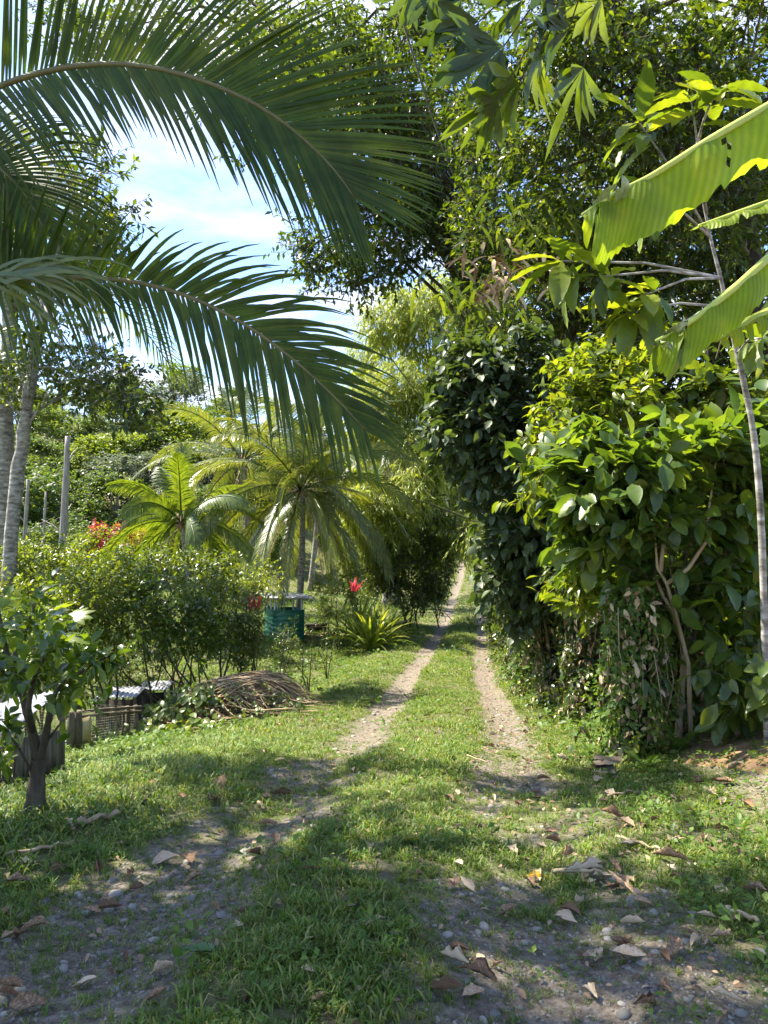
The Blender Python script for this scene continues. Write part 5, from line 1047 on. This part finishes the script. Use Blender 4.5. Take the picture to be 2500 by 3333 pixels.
# slender pale-stemmed tree with whorls of large ribbed leaves
def whorl_tree():
    r = np.random.default_rng(31); b = ground_pt(2495, 2120, 5.6); th = thing('slender_tree', 'slender pale stemmed tree with whorls of big ribbed leaves at the right', 'tree', tuple(b))
    tr = np.array([b - [0, 0, .1], at(2480, 1700, 5.6), at(2455, 1400, 5.6), at(2400, 1150, 5.6), at(2365, 1000, 5.6), at(2345, 900, 5.6), at(2310, 770, 5.6), at(2260, 500, 5.6)]); tt = np.linspace(0, 7, 30); q = np.stack([np.interp(tt, range(8), tr[:, j]) for j in range(3)], -1)
    for _ in range(2): q[1:-1] = (q[:-2] + 2 * q[1:-1] + q[2:]) / 4
    g = Geo(); tube(g, q, np.linspace(.028, .009, 30) * (1 + r.normal(0, .05, 30)), 9); part('trunk', g, M['bark_pale'], th, smooth=True)
    br = [((2350, 905), (1830, 850), 5.0, 9, .30), ((2350, 905), (1960, 900), 4.9, 7, .24), ((2350, 905), (2100, 960), 5.0, 8, .27), ((2370, 1000), (2180, 1080), 5.1, 7, .26), ((2310, 770), (2080, 400), 5.2, 8, .32), ((2300, 700), (2250, 330), 5.3, 8, .32), ((2260, 500), (2330, 300), 5.4, 6, .3), ((2365, 1000), (2040, 1020), 5.0, 7, .24), ((2310, 770), (2120, 640), 5.3, 7, .28), ((2400, 1150), (2480, 1100), 5.2, 5, .26)]
    n = 0
    for (x0, y0), (x1, y1), d, k, ls in br:
        k += 3
        p0 = at(x0, y0, 5.6); p1 = at(x1, y1, d); g = Geo(); tube(g, [p0, (p0 + p1) / 2 + [0, 0, .05], p1], [.012, .009, .007], 6); part('branch', g, M['bark_pale'], th, smooth=True)
        ax = nrm(p1 - p0); a0 = r.uniform(0, 6.28); u1 = nrm(np.cross(ax, [0, 0, 1.0])); u2 = np.cross(ax, u1); pos, di = [], []
        for j in range(k):
            a = a0 + 2.4 * j; back = (j // 5) * .09; pos.append(p1 - ax * back); di.append(nrm(ax * r.uniform(.2, .9) + (u1 * math.cos(a) + u2 * math.sin(a)) * r.uniform(.8, 1.1) + [0, 0, -.2]))
        pos, di = np.array(pos), np.array(di); leaf_objects(th, 'leaf', [LFRIBN], M['bright'], pos, di, np.tile([0, -.15, 1.0], (k, 1)) + r.normal(0, .2, (k, 3)), ls * 1.2 * r.uniform(.7, 1.15, k))
whorl_tree()
# banana plant, stem outside the right edge
def banana():
    r = np.random.default_rng(33); b = np.array([2.9, 3.0, 0]); b[2] = gh(2.9, 3.0); th = thing('banana_plant', 'banana plant reaching in from the right edge with long torn leaves', 'banana plant', tuple(b))
    top = np.array([2.75, 3.0, 2.5]); g = Geo(); tube(g, [b - [0, 0, .1], (b + top) / 2, top], [.13, .11, .07], 12); part('stem', g, M['culm'], th, smooth=True)
    def leaf(pts, wd, wu, seed, tears=(), tipfold=0, label=None, hangd=(0, .1, -1), hole=False, tip=0):
        rr = np.random.default_rng(seed); P = np.array([at(*p) for p in pts]); k = 70; tt = np.linspace(0, len(P) - 1, k); q = np.stack([np.interp(tt, range(len(P)), P[:, j]) for j in range(3)], -1)
        for _ in range(8): q[1:-1] = (q[:-2] + 2 * q[1:-1] + q[2:]) / 4
        gm = Geo(); tube(gm, np.vstack([[top], q]) if False else q, np.linspace(.021, .006, k), 8); f = part('leaf', gm, M['banana_rib'], th, smooth=True, label=label)
        tg = nrm(np.gradient(q, axis=0)); down = nrm(np.array(hangd, float)); 
        for s_, ww in ((1, wd), (-1, wu)):
            if ww <= 0: continue
            V = []; Av = []; m = 7
            for i in range(k):
                t = i / (k - 1); prof = (min(1, t * 7) ** .5) * (1 - max(0, (t - .82) / .18) ** 2 * .75); w = ww * prof * (1 + .05 * math.sin(t * 23 + seed) + .04 * rr.normal())
                for tr_ in tears:
                    if s_ > 0 and abs(t - tr_) < .012: w *= .35
                dd = nrm(down + tg[i] * .35) if s_ > 0 else nrm(-down * .12 + np.array([.05, .9, .25]) + tg[i] * .3)
                for j in range(m + 1):
                    v = j / m; off = dd * w * v + np.array([0, -1, 0]) * (.05 * math.sin(v * 2.2) * ww / .2) * s_ + np.array([0, 1, 0]) * .012 * math.sin(t * 31 + v * 2 + seed)
                    V.append(q[i] + off); Av.append(t + .0)
            Q = [(i * (m + 1) + j, i * (m + 1) + j + 1, (i + 1) * (m + 1) + j + 1, (i + 1) * (m + 1) + j) for i in range(k - 1) for j in range(m) if not (hole and s_ > 0 and i in (30, 31) and j in (1, 2, 4) and (i + j) % 2 == 0) and not any(s_ > 0 and abs(i / (k - 1) - tr_) < .008 and j > 1 for tr_ in tears)]
            gb = Geo(); gb.add(V, Q, None, np.array(Av)); obj('blade', gb.mesh('blade', M['banana'], tuple(b), True), f)
        if tip:
            n = 14; V = []; e = q[-1] + (q[-14] - q[-1]) * .55
            for i in range(n):
                for j in range(6):
                    u_, v_ = i / (n - 1), j / 5; V.append(e + (q[-1] - q[-16]) * (u_ - .6) * tip * 1.0 + down * (v_ - .25) * wd * .55 * (1 - .5 * u_) + np.array([0, -1, 0]) * (.012 + .03 * math.sin(v_ * 5 + u_ * 4)) + rr.normal(0, .006, 3))
            gb = Geo(); gb.add(V, [(i * 6 + j, i * 6 + j + 1, (i + 1) * 6 + j + 1, (i + 1) * 6 + j) for i in range(n - 1) for j in range(5) if rr.uniform() > .06]); obj('torn_tip', gb.mesh('torn_tip', M['dry_tip'], tuple(b), True), f)
    leaf([(2900, 120, 3.2), (2700, 230, 3.05), (2500, 345, 2.9), (2300, 460, 2.75), (2120, 575, 2.65), (2000, 630, 2.6), (1895, 700, 2.55)], .27, .04, 1, (.93,), hole=True, tip=.9, label='longest banana leaf glowing yellow green, its underside to the lane')
    leaf([(2900, 560, 3.3), (2700, 600, 3.2), (2500, 660, 3.1), (2380, 700, 3.0), (2275, 735, 2.95)], .10, .12, 2, (.7,), hangd=(0, -.7, -.7), label='short banana leaf with shiny upper side')
    leaf([(2850, 600, 2.9), (2650, 720, 2.75), (2500, 840, 2.6), (2400, 930, 2.5), (2300, 1010, 2.45), (2200, 1080, 2.4), (2135, 1110, 2.4)], .16, .03, 3, (.8,), tip=.8, label='lower banana leaf with brown torn tip')
    leaf([(2700, 950, 2.7), (2560, 990, 2.6), (2450, 1040, 2.55), (2330, 1110, 2.5)], .10, .07, 4, (.3, .42, .55, .66, .78, .88), hangd=(0, -.6, -.8), label='ragged little banana leaf by the pale stem')
    for pts in ([top, at(2900, 120, 3.2)], [top, at(2900, 560, 3.3)], [top, at(2850, 600, 2.9)], [top, at(2700, 950, 2.7)]):
        g = Geo(); tube(g, pts, .016, 7); part('leaf_stalk', g, M['banana_rib'], th)
banana()
# large lobed leaves hanging from above (upper middle right)
def hanging_leaves():
    FANS = [lobed(spread=48 + 6 * k, n=6 + k, q=.075, base=.30, jit=1.3, seed=k) for k in range(4)]; r = np.random.default_rng(35); o = at(2000, -250, 5.4); th = thing('palmate_branch', 'drooping branch of big lobed leaves hanging over the lane at the top', 'branch', tuple(o))
    tips = [(1560, 130, 5.2, .55), (1640, 210, 5.1, .6), (1760, 230, 5.2, .6), (1500, 60, 5.3, .5), (1850, 160, 5.3, .55), (1690, 330, 5.1, .5), (1620, 390, 5.0, .45), (1900, 280, 5.4, .5), (1700, 60, 5.3, .5), (1420, 20, 5.4, .45), (1350, 30, 5.6, .4), (1960, 60, 5.4, .5), (1800, 20, 5.2, .5)]
    g = Geo()
    for i, (x, y, d, s_) in enumerate(tips):
        p = at(x, y - 60, d); tube(g, [o, (o + p) / 2 + [0, 0, .12], p], [.014, .009, .005], 5)
        dr = nrm(np.array([-.6, -.1, -.8]) + r.normal(0, .2, 3)); leaf_objects(th, 'leaf', [FANS[i % 4]], M['canopy'], p[None], dr[None], nrm(np.array([-.55, .75, .35]) + r.normal(0, .2, 3))[None], np.array([s_ * 1.0]))
    part('branches', g, M['twig'], th)
hanging_leaves()
# hanging dry leaf clusters, dead palm-like bunches in the canopy
def dry_bunch(px, py, d, n, label, seed, wd=.7, ln=.8):
    r = np.random.default_rng(seed); p = at(px, py, d); th = thing('hanging_leaf_bunch', label, 'leaf bunch', tuple(p), 'bunches of hanging leaves in the right canopy')
    for i in range(n):
        a = p + r.normal(0, 1, 3) * [wd, wd * .5, .25]; P = arch(a, r.uniform(0, 6.28), R(r.uniform(-60, 10)), ln * r.uniform(.5, 1), 1.3, 5); w = .035 * np.array([.4, 1, .9, .6, .05]); V = []
        for j in range(5): V += [P[j] - [w[j], 0, 0], P[j] + [w[j], .3 * w[j], 0]]
        g = Geo(); g.add(V, [(j * 2, j * 2 + 1, j * 2 + 3, j * 2 + 2) for j in range(4)], None, 0); part('leaf', g, M['dark'] if seed % 2 else M['palm_dry'], th)
dry_bunch(1580, 960, 12.5, 130, 'dark drooping bunch of strap leaves above the grey shrub', 1, .45, .55)
dry_bunch(1800, 700, 12.5, 130, 'dark drooping strap leaf bunch in the middle of the right canopy', 3, .6, .6)
dry_bunch(1650, 880, 12, 60, 'dry brown bunch hanging beside the dark drooping one', 2, .35, .5)
# lianas
def liana(pts, rad, label):
    q = np.array([at(*p) for p in pts]); tt = np.linspace(0, len(q) - 1, 30); q = np.stack([np.interp(tt, range(len(q)), q[:, j]) for j in range(3)], -1)
    for _ in range(3): q[1:-1] = (q[:-2] + 2 * q[1:-1] + q[2:]) / 4
    g = Geo(); tube(g, q, rad, 6); single('liana', g, M['twig'], label, 'vine', tuple(q[-1]), 'bare vines hanging in the trees', smooth=True)
liana([(1290, 0, 15), (1390, 330, 15), (1470, 560, 15), (1560, 700, 15), (1640, 830, 15)], .02, 'long bare vine slanting down across the dark tree in the middle')
liana([(2310, 1000, 8), (2300, 1090, 8), (2305, 1160, 8)], .008, 'thin bare vine hanging left of the pale stem')
liana([(2360, 980, 8), (2350, 1100, 8), (2330, 1170, 8)], .008, 'thin bare vine hanging just behind the pale stem')

# vine-clad posts / low hedge on the right bank
def vine_post(px, d, wpx, hpx, label, seed, mats=('mid', 'weed'), parts=120, ls=.055):
    r = np.random.default_rng(seed); b = ground_pt(px, 2200, d); h = hpx * d / FPX; w = wpx * d / FPX
    th = thing('vine_covered_stump', label, 'vine covered post', tuple(b), 'vine covered posts along the right bank')
    g = Geo(); tube(g, [b - [0, 0, .1], b + [.02, 0, h * .5], b + [0, .02, h * .92]], [w * .22, w * .18, w * .14], 8); part('post', g, M['bark_dark'], th, smooth=True)
    n = int(3000 * w * h / .35 * .6); a = r.uniform(0, 6.28, n); t = r.uniform(0, 1, n) ** .9; q = w * .5 * (1.15 - .45 * t) * np.sqrt(r.uniform(.25, 1.1, n)) * (1 + .28 * np.sin(a * 3 + t * 9 + seed) + .3 * np.sin(a * 5 - t * 15 + seed * 2)) * (1 - .25 * t)
    pos = b + np.stack([np.cos(a) * q, np.sin(a) * q * .8, h * t], -1); out = nrm(np.stack([np.cos(a), np.sin(a), np.zeros(n)], -1)); di = nrm(out * .5 + r.normal(0, .7, (n, 3)) + [0, 0, -.5]); up = nrm(out + [0, 0, .6] + r.normal(0, .4, (n, 3))); sz = ls * r.uniform(.5, 1.35, n)
    px_, py_, dd = project(pos); o = np.argsort(dd - 1.5 * sz); k = o[:parts]; leaf_objects(th, 'leaf', [LF8W, LF8], M[mats[0]], pos[k], di[k], up[k], sz[k])
    k = o[parts:]; g = Geo(); add_leaves(g, LF4W, pos[k], di[k], up[k], sz[k], r.uniform(0, 1, len(k))); part('foliage', g, M[mats[1]], th, kind='stuff')
    g = Geo(); m = int(n * .16); k = r.integers(0, n, m); hang = nrm(r.normal(0, .45, (m, 3)) + [0, -.1, -1.0]); add_leaves(g, LF8, pos[k] + [0, -.02, 0], hang, nrm(out[k] + r.normal(0, .5, (m, 3))), 1.5 * sz[k], r.uniform(0, 1, m)); part('dead_leaves', g, M['palm_dry'], th, kind='stuff')
    m = 26; k = r.integers(0, n, m); g = Geo(); leaf_objects(th, 'leaf', [LFRIB], M['ribbed'], pos[k] + out[k] * .05, nrm(out[k] * .5 + r.normal(0, .5, (m, 3)) + [0, 0, -.5]), nrm(out[k] * .5 + [0, 0, .8]), ls * r.uniform(1.6, 3.0, m))
    g = Geo()
    for i in range(12):
        a = r.uniform(0, 6.28); p = b + [math.cos(a) * w * .45, math.sin(a) * w * .35, h * r.uniform(.5, 1)]; tube(g, [p, p + [r.normal(0, .04), -.02, -h * .25], p + [r.normal(0, .08), r.normal(0, .05), -h * r.uniform(.4, .5)]], r.uniform(.002, .004), 4)
    part('dry_stems', g, M['stem_tan'], th)
vine_post(2060, 6.4, 230, 560, 'sunlit vine covered post with dry stems nearest the bare clay bank', 41, ('bright', 'weed'), 290, .055)  # brighter leaf colours here and on the other sunlit post imitate sun
vine_post(2190, 6.9, 230, 420, 'shaded vine and fern tangle right of the sunlit post', 42, ('mid', 'mid'), 160, .06)
vine_post(1930, 9.0, 210, 400, 'dark leafy hedge lump between the two sunlit vine posts', 43, ('mid', 'dark'), 160, .06)
vine_post(1830, 10.5, 190, 340, 'leafy hedge post where the lane verge narrows', 44, ('weed', 'mid'), 120, .06)
vine_post(1735, 12.2, 150, 290, 'sunlit mossy vine post under the grey shrub', 45, ('bright', 'weed'), 130, .055)
vine_post(1690, 15, 90, 200, 'far small leafy post where the lane starts to climb', 46, ('mid', 'dark'), 60, .07)
for i, (px, d, w, h, lab) in enumerate([(1640, 19, 60, 170, 'round dark shrub at the lane edge past the posts'), (1610, 24, 50, 130, 'next dark shrub further along the right lane edge'), (1590, 30, 50, 110, 'third small shrub along the right lane edge'), (1580, 38, 45, 90, 'far small shrub where the lane bends')]):
    y0 = gy(px + w * .3, d); bush(lab, px + w * .3, y0, d, [(px + w * .4, y0 - h * .5, w, h * .5, d, .6, 24)], 970 + i * 3, 'mid' if i % 2 else 'dark', .13, .35, 7, 6, stems=4, name='lane_shrub', group='shrubs along the right lane edge')
# ferns
def fern(px, py, d, label, seed, n=9, ln=.4):
    r = np.random.default_rng(seed); b = ground_pt(px, py, d) if py is None or py > 2000 else at(px, py, d); th = thing('fern', label, 'fern', tuple(b), 'ferns on the right bank')
    for i in range(n):
        P = arch(b, i * 2.4 + r.normal(0, .3), R(r.uniform(25, 65)), ln * r.uniform(.7, 1.1), .9, 8); g = Geo(); frond_geo(g, g, P, np.array([0, 0, 1.0]), .085, 13, .018, r, 80, .2, seg=2, start=.15, tipscale=.2); part('frond', g, M['weed'], th)
fern(2210, 2250, 6.2, 'small fern at the foot of the ribbed shrub', 1)
fern(2330, 2240, 6.4, 'fern beside the bare clay under the broad leaves', 2)
fern(2100, 2350, 5.9, 'fern low on the verge before the sunlit post', 3, 7, .3)
fern(1980, 2300, 6.6, 'little fern left of the sunlit post', 4, 7, .3)
fern(2400, 2180, 6.8, 'fern in the shade near the right edge', 5, 9, .45)
# clay bank, roots
g = Geo(); r = np.random.default_rng(51); n, m = 26, 16; V = []
for i in range(n):
    for j in range(m):
        u, v = i / (n - 1), j / (m - 1); x = 2.45 + 2.0 * u + .15 * math.sin(v * 6); y = 3.9 + 2.9 * v; e = min(u, 1 - u, v, 1 - v); V.append([x, y, float(gh(x, y)) + .03 * sst(0, .12, e) - .05 * (1 - sst(0, .05, e)) + .03 * (fbm(x * 4, y * 4, 3) - .5)])
g.add(V, [(i * m + j, (i + 1) * m + j, (i + 1) * m + j + 1, i * m + j + 1) for i in range(n - 1) for j in range(m - 1)])
o = obj('clay_bank', g.mesh('clay_bank', M['bank'], smooth=True), kind='structure'); o['label'] = 'bare orange clay bank at the right edge'
for i in range(7):
    x, y = r.uniform(2.35, 3.3), r.uniform(4.3, 5.8); P = [[x + .5 * t, y + .12 * math.sin(3 * t + i), float(gh(x + .5 * t, y + .12 * math.sin(3 * t + i))) + .035] for t in np.linspace(0, 1, 6)]; g = Geo(); tube(g, P, np.linspace(.012, .005, 6), 6); single('bare_root', g, M['stem_tan'], 'thin bare root crossing the orange clay bank', 'root', tuple(P[0]), 'roots on the clay bank', smooth=True)

# ================================================================== FALLEN LEAVES, BARK AND STICKS
def dry_leaf_mesh(seed, lob=False, rolled=0.0):
    r = np.random.default_rng(seed); g = Geo(); n = 10; V = []; cur = r.uniform(.6, 1.7); tw = r.uniform(-.8, .8); bend = r.uniform(-.25, .35)
    if rolled: cur = rolled
    prof = [.03] + [math.sin(math.pi * (i / (n - 1)) ** .8) * .30 * (1 + (r.uniform(-.45, .3) if lob else r.uniform(-.15, .12))) for i in range(1, n - 1)] + [.015]
    for i in range(n):
        y = i / (n - 1); a = tw * (y - .5)
        for j in (-1, -.5, 0, .5, 1):
            w = prof[i]; th = j * cur * 1.3; x = (math.sin(th) / (cur * 1.3)) * w; z = (1 - math.cos(th)) / (cur * 1.3) * w * 1.2 + bend * (y - .5) ** 2 + r.normal(0, .012)
            V.append((x * math.cos(a) - z * math.sin(a) * .5, y - .5, z + x * math.sin(a)))
    g.add(V, [(i * 5 + j, i * 5 + j + 1, (i + 1) * 5 + j + 1, (i + 1) * 5 + j) for i in range(n - 1) for j in range(4)])
    return g.mesh('fallen_leaf', M['dry'], smooth=True)
DL = [dry_leaf_mesh(i, i % 2 == 0) for i in range(12)] + [dry_leaf_mesh(20 + i, True, 2.0) for i in range(4)]
def drop_leaf(p, size, rz, label, group, mi=None, tilt=.22, mat=None, name='fallen_leaf', r=rng):
    m = DL[mi if mi is not None else int(r.integers(0, len(DL)))]
    if mat: m = m.copy(); m.materials.clear(); m.materials.append(M[mat])
    o = bpy.data.objects.new(name, m); COL.objects.link(o)
    o.location = (p[0], p[1], float(gh(p[0], p[1])) + .018 + size * .05); o.scale = (size * r.uniform(.9, 1.3), size, size); o.rotation_euler = (r.normal(0, tilt), r.normal(0, tilt), rz)
    o['label'] = label; o['category'] = 'fallen leaf'
    if group: o['group'] = group
    return o
# those big enough in the picture to be placed one by one: (px, py, width px)
BL = [(825, 2795, 75), (540, 2820, 95), (620, 2815, 80), (1480, 2895, 60), (1885, 2960, 90), (1650, 2985, 80), (2095, 2700, 60), (2410, 2795, 60), (1520, 2900, 70), (1750, 2870, 90), (2020, 2900, 110), (2320, 2790, 55), (1620, 3160, 60), (2370, 3280, 110), (1920, 3250, 90), (2100, 3290, 130), (2240, 3050, 70), (2190, 3105, 130), (1950, 3140, 110), (2050, 3130, 110), (2400, 3020, 90), (410, 3140, 60), (370, 3185, 50), (690, 2620, 110), (720, 2570, 90), (860, 2610, 50), (920, 2600, 80), (300, 2985, 60), (60, 2890, 100), (430, 2870, 90), (190, 2850, 80), (320, 2840, 80), (110, 3040, 100), (60, 3070, 90), (770, 3040, 60), (700, 2970, 50), (790, 2985, 50), (1115, 3095, 50), (800, 3260, 80), (1040, 3275, 70), (100, 3300, 130), (30, 3260, 70), (1450, 3250, 120), (1540, 3270, 100), (1850, 2800, 90), (1900, 2860, 130), (2000, 2670, 90), (2130, 2630, 60), (1980, 2600, 70), (1770, 2545, 50), (2200, 2755, 80), (2350, 2560, 90), (2310, 2595, 80), (2440, 2640, 80), (2450, 2920, 90), (2300, 3000, 60), (2480, 3130, 60), (1690, 2630, 50), (1830, 2480, 60), (1470, 2480, 55), (1900, 2390, 60), (2080, 2380, 70), (2270, 2560, 60), (2150, 2660, 70), (1725, 2885, 60), (1460, 2610, 50), (2230, 2740, 60), (1790, 2720, 60)]
for i, (px, py, w) in enumerate(BL):
    p = on_ground(px, py); d = project(p)[2]; side = 'right wheel rut' if px > 1400 and px < 2050 else ('right verge' if px >= 2050 else ('left wheel rut' if px > 500 else 'left verge'))
    kind = ['curled tan', 'flat pale brown', 'torn brown', 'crumpled light brown', 'folded russet', 'wide ragged', 'narrow twisted', 'cupped grey brown'][(i * 5 + i // 8) % 8]; row = 'nearest the viewer' if py > 3120 else ('a step further on' if py > 2930 else ('two steps further on' if py > 2760 else 'well up the lane'))
    drop_leaf(p, max(.05, w * d / FPX * .98), rng.uniform(0, 6.28), f'{kind} dry leaf lying on the {side}, {row}', f'dry leaves near the viewer on the {side}', i % len(DL))
n = 0
while n < 215:
    y = 1.9 + rng.uniform() ** 1.5 * 8; x = xc(y) + rng.choice([rng.normal(1.3, .6), rng.normal(-1.4, .9), rng.uniform(-2, 2.2)], p=[.62, .25, .13])
    if not in_view(np.array([x]), np.array([y]), 0)[0] or x - xc(y) > 3: continue
    n += 1; rt = x > xc(y)
    drop_leaf((x, y), rng.uniform(.05, .115), rng.uniform(0, 6.28), 'small dry leaf on the ' + ('right' if rt else 'left') + ' half of the lane, ' + ('nearest the viewer' if y < 3 else ('a few steps ahead' if y < 4.6 else ('ahead of the citrus tree' if y < 6.5 else 'beyond the vine posts'))), 'small dry leaves on the ' + ('right' if rt else 'left') + ' half of the lane')
def leafpts(dens, x0, x1, y0, y1, n, seed): pass
r = np.random.default_rng(55); m = 5200; y = 2 + r.uniform(0, 1, m) ** 1.1 * 22; u = np.where(r.uniform(0, 1, m) < .6, r.normal(1.35, .65, m), r.normal(-1.0, 1.3, m)); x = xc(y) + u; k = in_view(x, y, 0); x, y = x[k], y[k]; m = len(x)
g = Geo(); an = r.uniform(0, 6.28, m); add_leaves(g, LF8W, np.stack([x, y, gh(x, y) + r.uniform(.012, .035, m)], -1), np.stack([np.cos(an), np.sin(an), r.normal(0, .2, m)], -1), np.tile([0, 0, 1.0], (m, 1)) + r.normal(0, .35, (m, 3)), r.uniform(.015, .042, m) * (1 + .02 * y), r.uniform(0, 1, m))
o = obj('leaf_litter', g.mesh('leaf_litter', M['litter']), kind='stuff'); o['label'] = 'small bits of dry leaf scattered over the lane'
p = on_ground(645, 3125); drop_leaf(p, .125, 1.45, 'long dark green fresh leaf lying in the grass at the lower left', None, 3, .05, 'dry_green')
p = on_ground(1335, 2752); drop_leaf(p, .10, 1.5, 'olive yellow leaf lying on the grass strip between the ruts', None, 5, .05, 'dry_yellow')
p = on_ground(1745, 2873); drop_leaf(p, .09, 1.2, 'golden brown leaf glowing on the stones of the right rut', None, 7, .1, 'yellow')
p = on_ground(1160, 2705); drop_leaf(p, .04, .4, 'tiny yellow leaf in the grass right of the left rut', None, 1, .1, 'yellow')
def stick(a, b_, rad, label, mat='stem_tan', bark=False, group=None, name='fallen_stick', cat='stick'):
    A_, B_ = on_ground(*a), on_ground(*b_); P = np.array([A_ + (B_ - A_) * t for t in np.linspace(0, 1, 9)]); P[:, 2] = gh(P[:, 0], P[:, 1]) + rad + .025; P[1:-1] += rng.normal(0, rad * .6, (7, 3)); g = Geo()
    tube(g, P, rad * (1 + rng.normal(0, .12, 9)) * np.linspace(1, .75, 9), 7); single(name, g, M[mat], label, cat, tuple(P[0]), group, smooth=False)
stick((20, 2805), (240, 2762), .010, 'long pale stick lying in the grass at the lower left')
stick((250, 2700), (390, 2670), .018, 'short split brown stem beside the crumpled leaf below the citrus tree')
stick((465, 2635), (490, 2600), .008, 'short dark twig standing out of the grass', 'bark_dark')
stick((840, 2630), (862, 2655), .012, 'stubby pale stem piece at the left rut')
stick((2010, 2745), (2150, 2790), .009, 'thin tan stem ending in a bark roll on the right')
stick((2370, 2990), (2470, 3040), .012, 'curved tan leaf stalk on the right verge')
stick((1800, 2865), (1960, 2870), .010, 'flat dry stalk lying across the right rut')
stick((1520, 2470), (1590, 2495), .007, 'thin pale twig on the grass strip')
stick((2400, 2420), (2490, 2380), .014, 'grey root like stick on the clay bank', 'wood_old')
stick((1980, 2608), (2080, 2590), .010, 'broken brown stem in the grass on the right')
stick((2290, 2420), (2380, 2440), .010, 'thin stick at the foot of the clay bank')
def roll(px, py, w, rz, label, mi):
    p = on_ground(px, py); o = drop_leaf(p, .1, rz, label, None, mi, .05, name='bark_roll'); o['category'] = 'bark piece'; o.scale = (.10, w, .16); o.location.z += .015
roll(2185, 2818, .17, .9, 'fat rolled bark piece at the end of the tan stem', 12)
roll(1478, 3170, .13, .8, 'rolled bark piece nearest the grass strip', 13)
roll(1555, 3212, .15, 1.0, 'curved bark roll right beside the other one at the bottom', 14)
def husk():
    p = on_ground(1965, 2520); r = np.random.default_rng(66); th = thing('bark_heap', 'dark curled piece of old bark lying on the right rut', 'bark piece', tuple(p))
    for i in range(7):
        g = Geo(); n = 9; V = []; a = r.uniform(-.3, .3); ln = r.uniform(.12, .22); off = r.normal(0, .03, 3) * [1.3, 1, .3] + [0, 0, .03 + .012 * i]
        for k in range(n):
            for j in range(5): th_ = (j - 2) * .55; y = (k / (n - 1) - .5) * ln; x = math.sin(th_) * .045; z = math.cos(th_) * .03 + r.normal(0, .004); V.append(p + off + [y * math.cos(a) - x * math.sin(a), y * math.sin(a) + x * math.cos(a), z])
        g.add(V, [(k * 5 + j, k * 5 + j + 1, (k + 1) * 5 + j + 1, (k + 1) * 5 + j) for k in range(n - 1) for j in range(4)]); part('bark_piece', g, M['bark'] if i % 2 else M['palm_dry'], th)
husk()
p = on_ground(245, 2700)
for i in range(3): drop_leaf(p + np.array([.03 * i - .03, .02 * i, 0]), .12, 1.0 + i, ['crumpled grey brown leaf below the citrus tree beside the split stem', 'darker crumpled leaf pressed against the grey brown one', 'small folded leaf tucked behind the two crumpled ones'][i], None, 12 + i, .5)
print('objects', len(bpy.data.objects), 'tris', sum(len(m.loops) - 2 * len(m.polygons) for m in bpy.data.meshes))
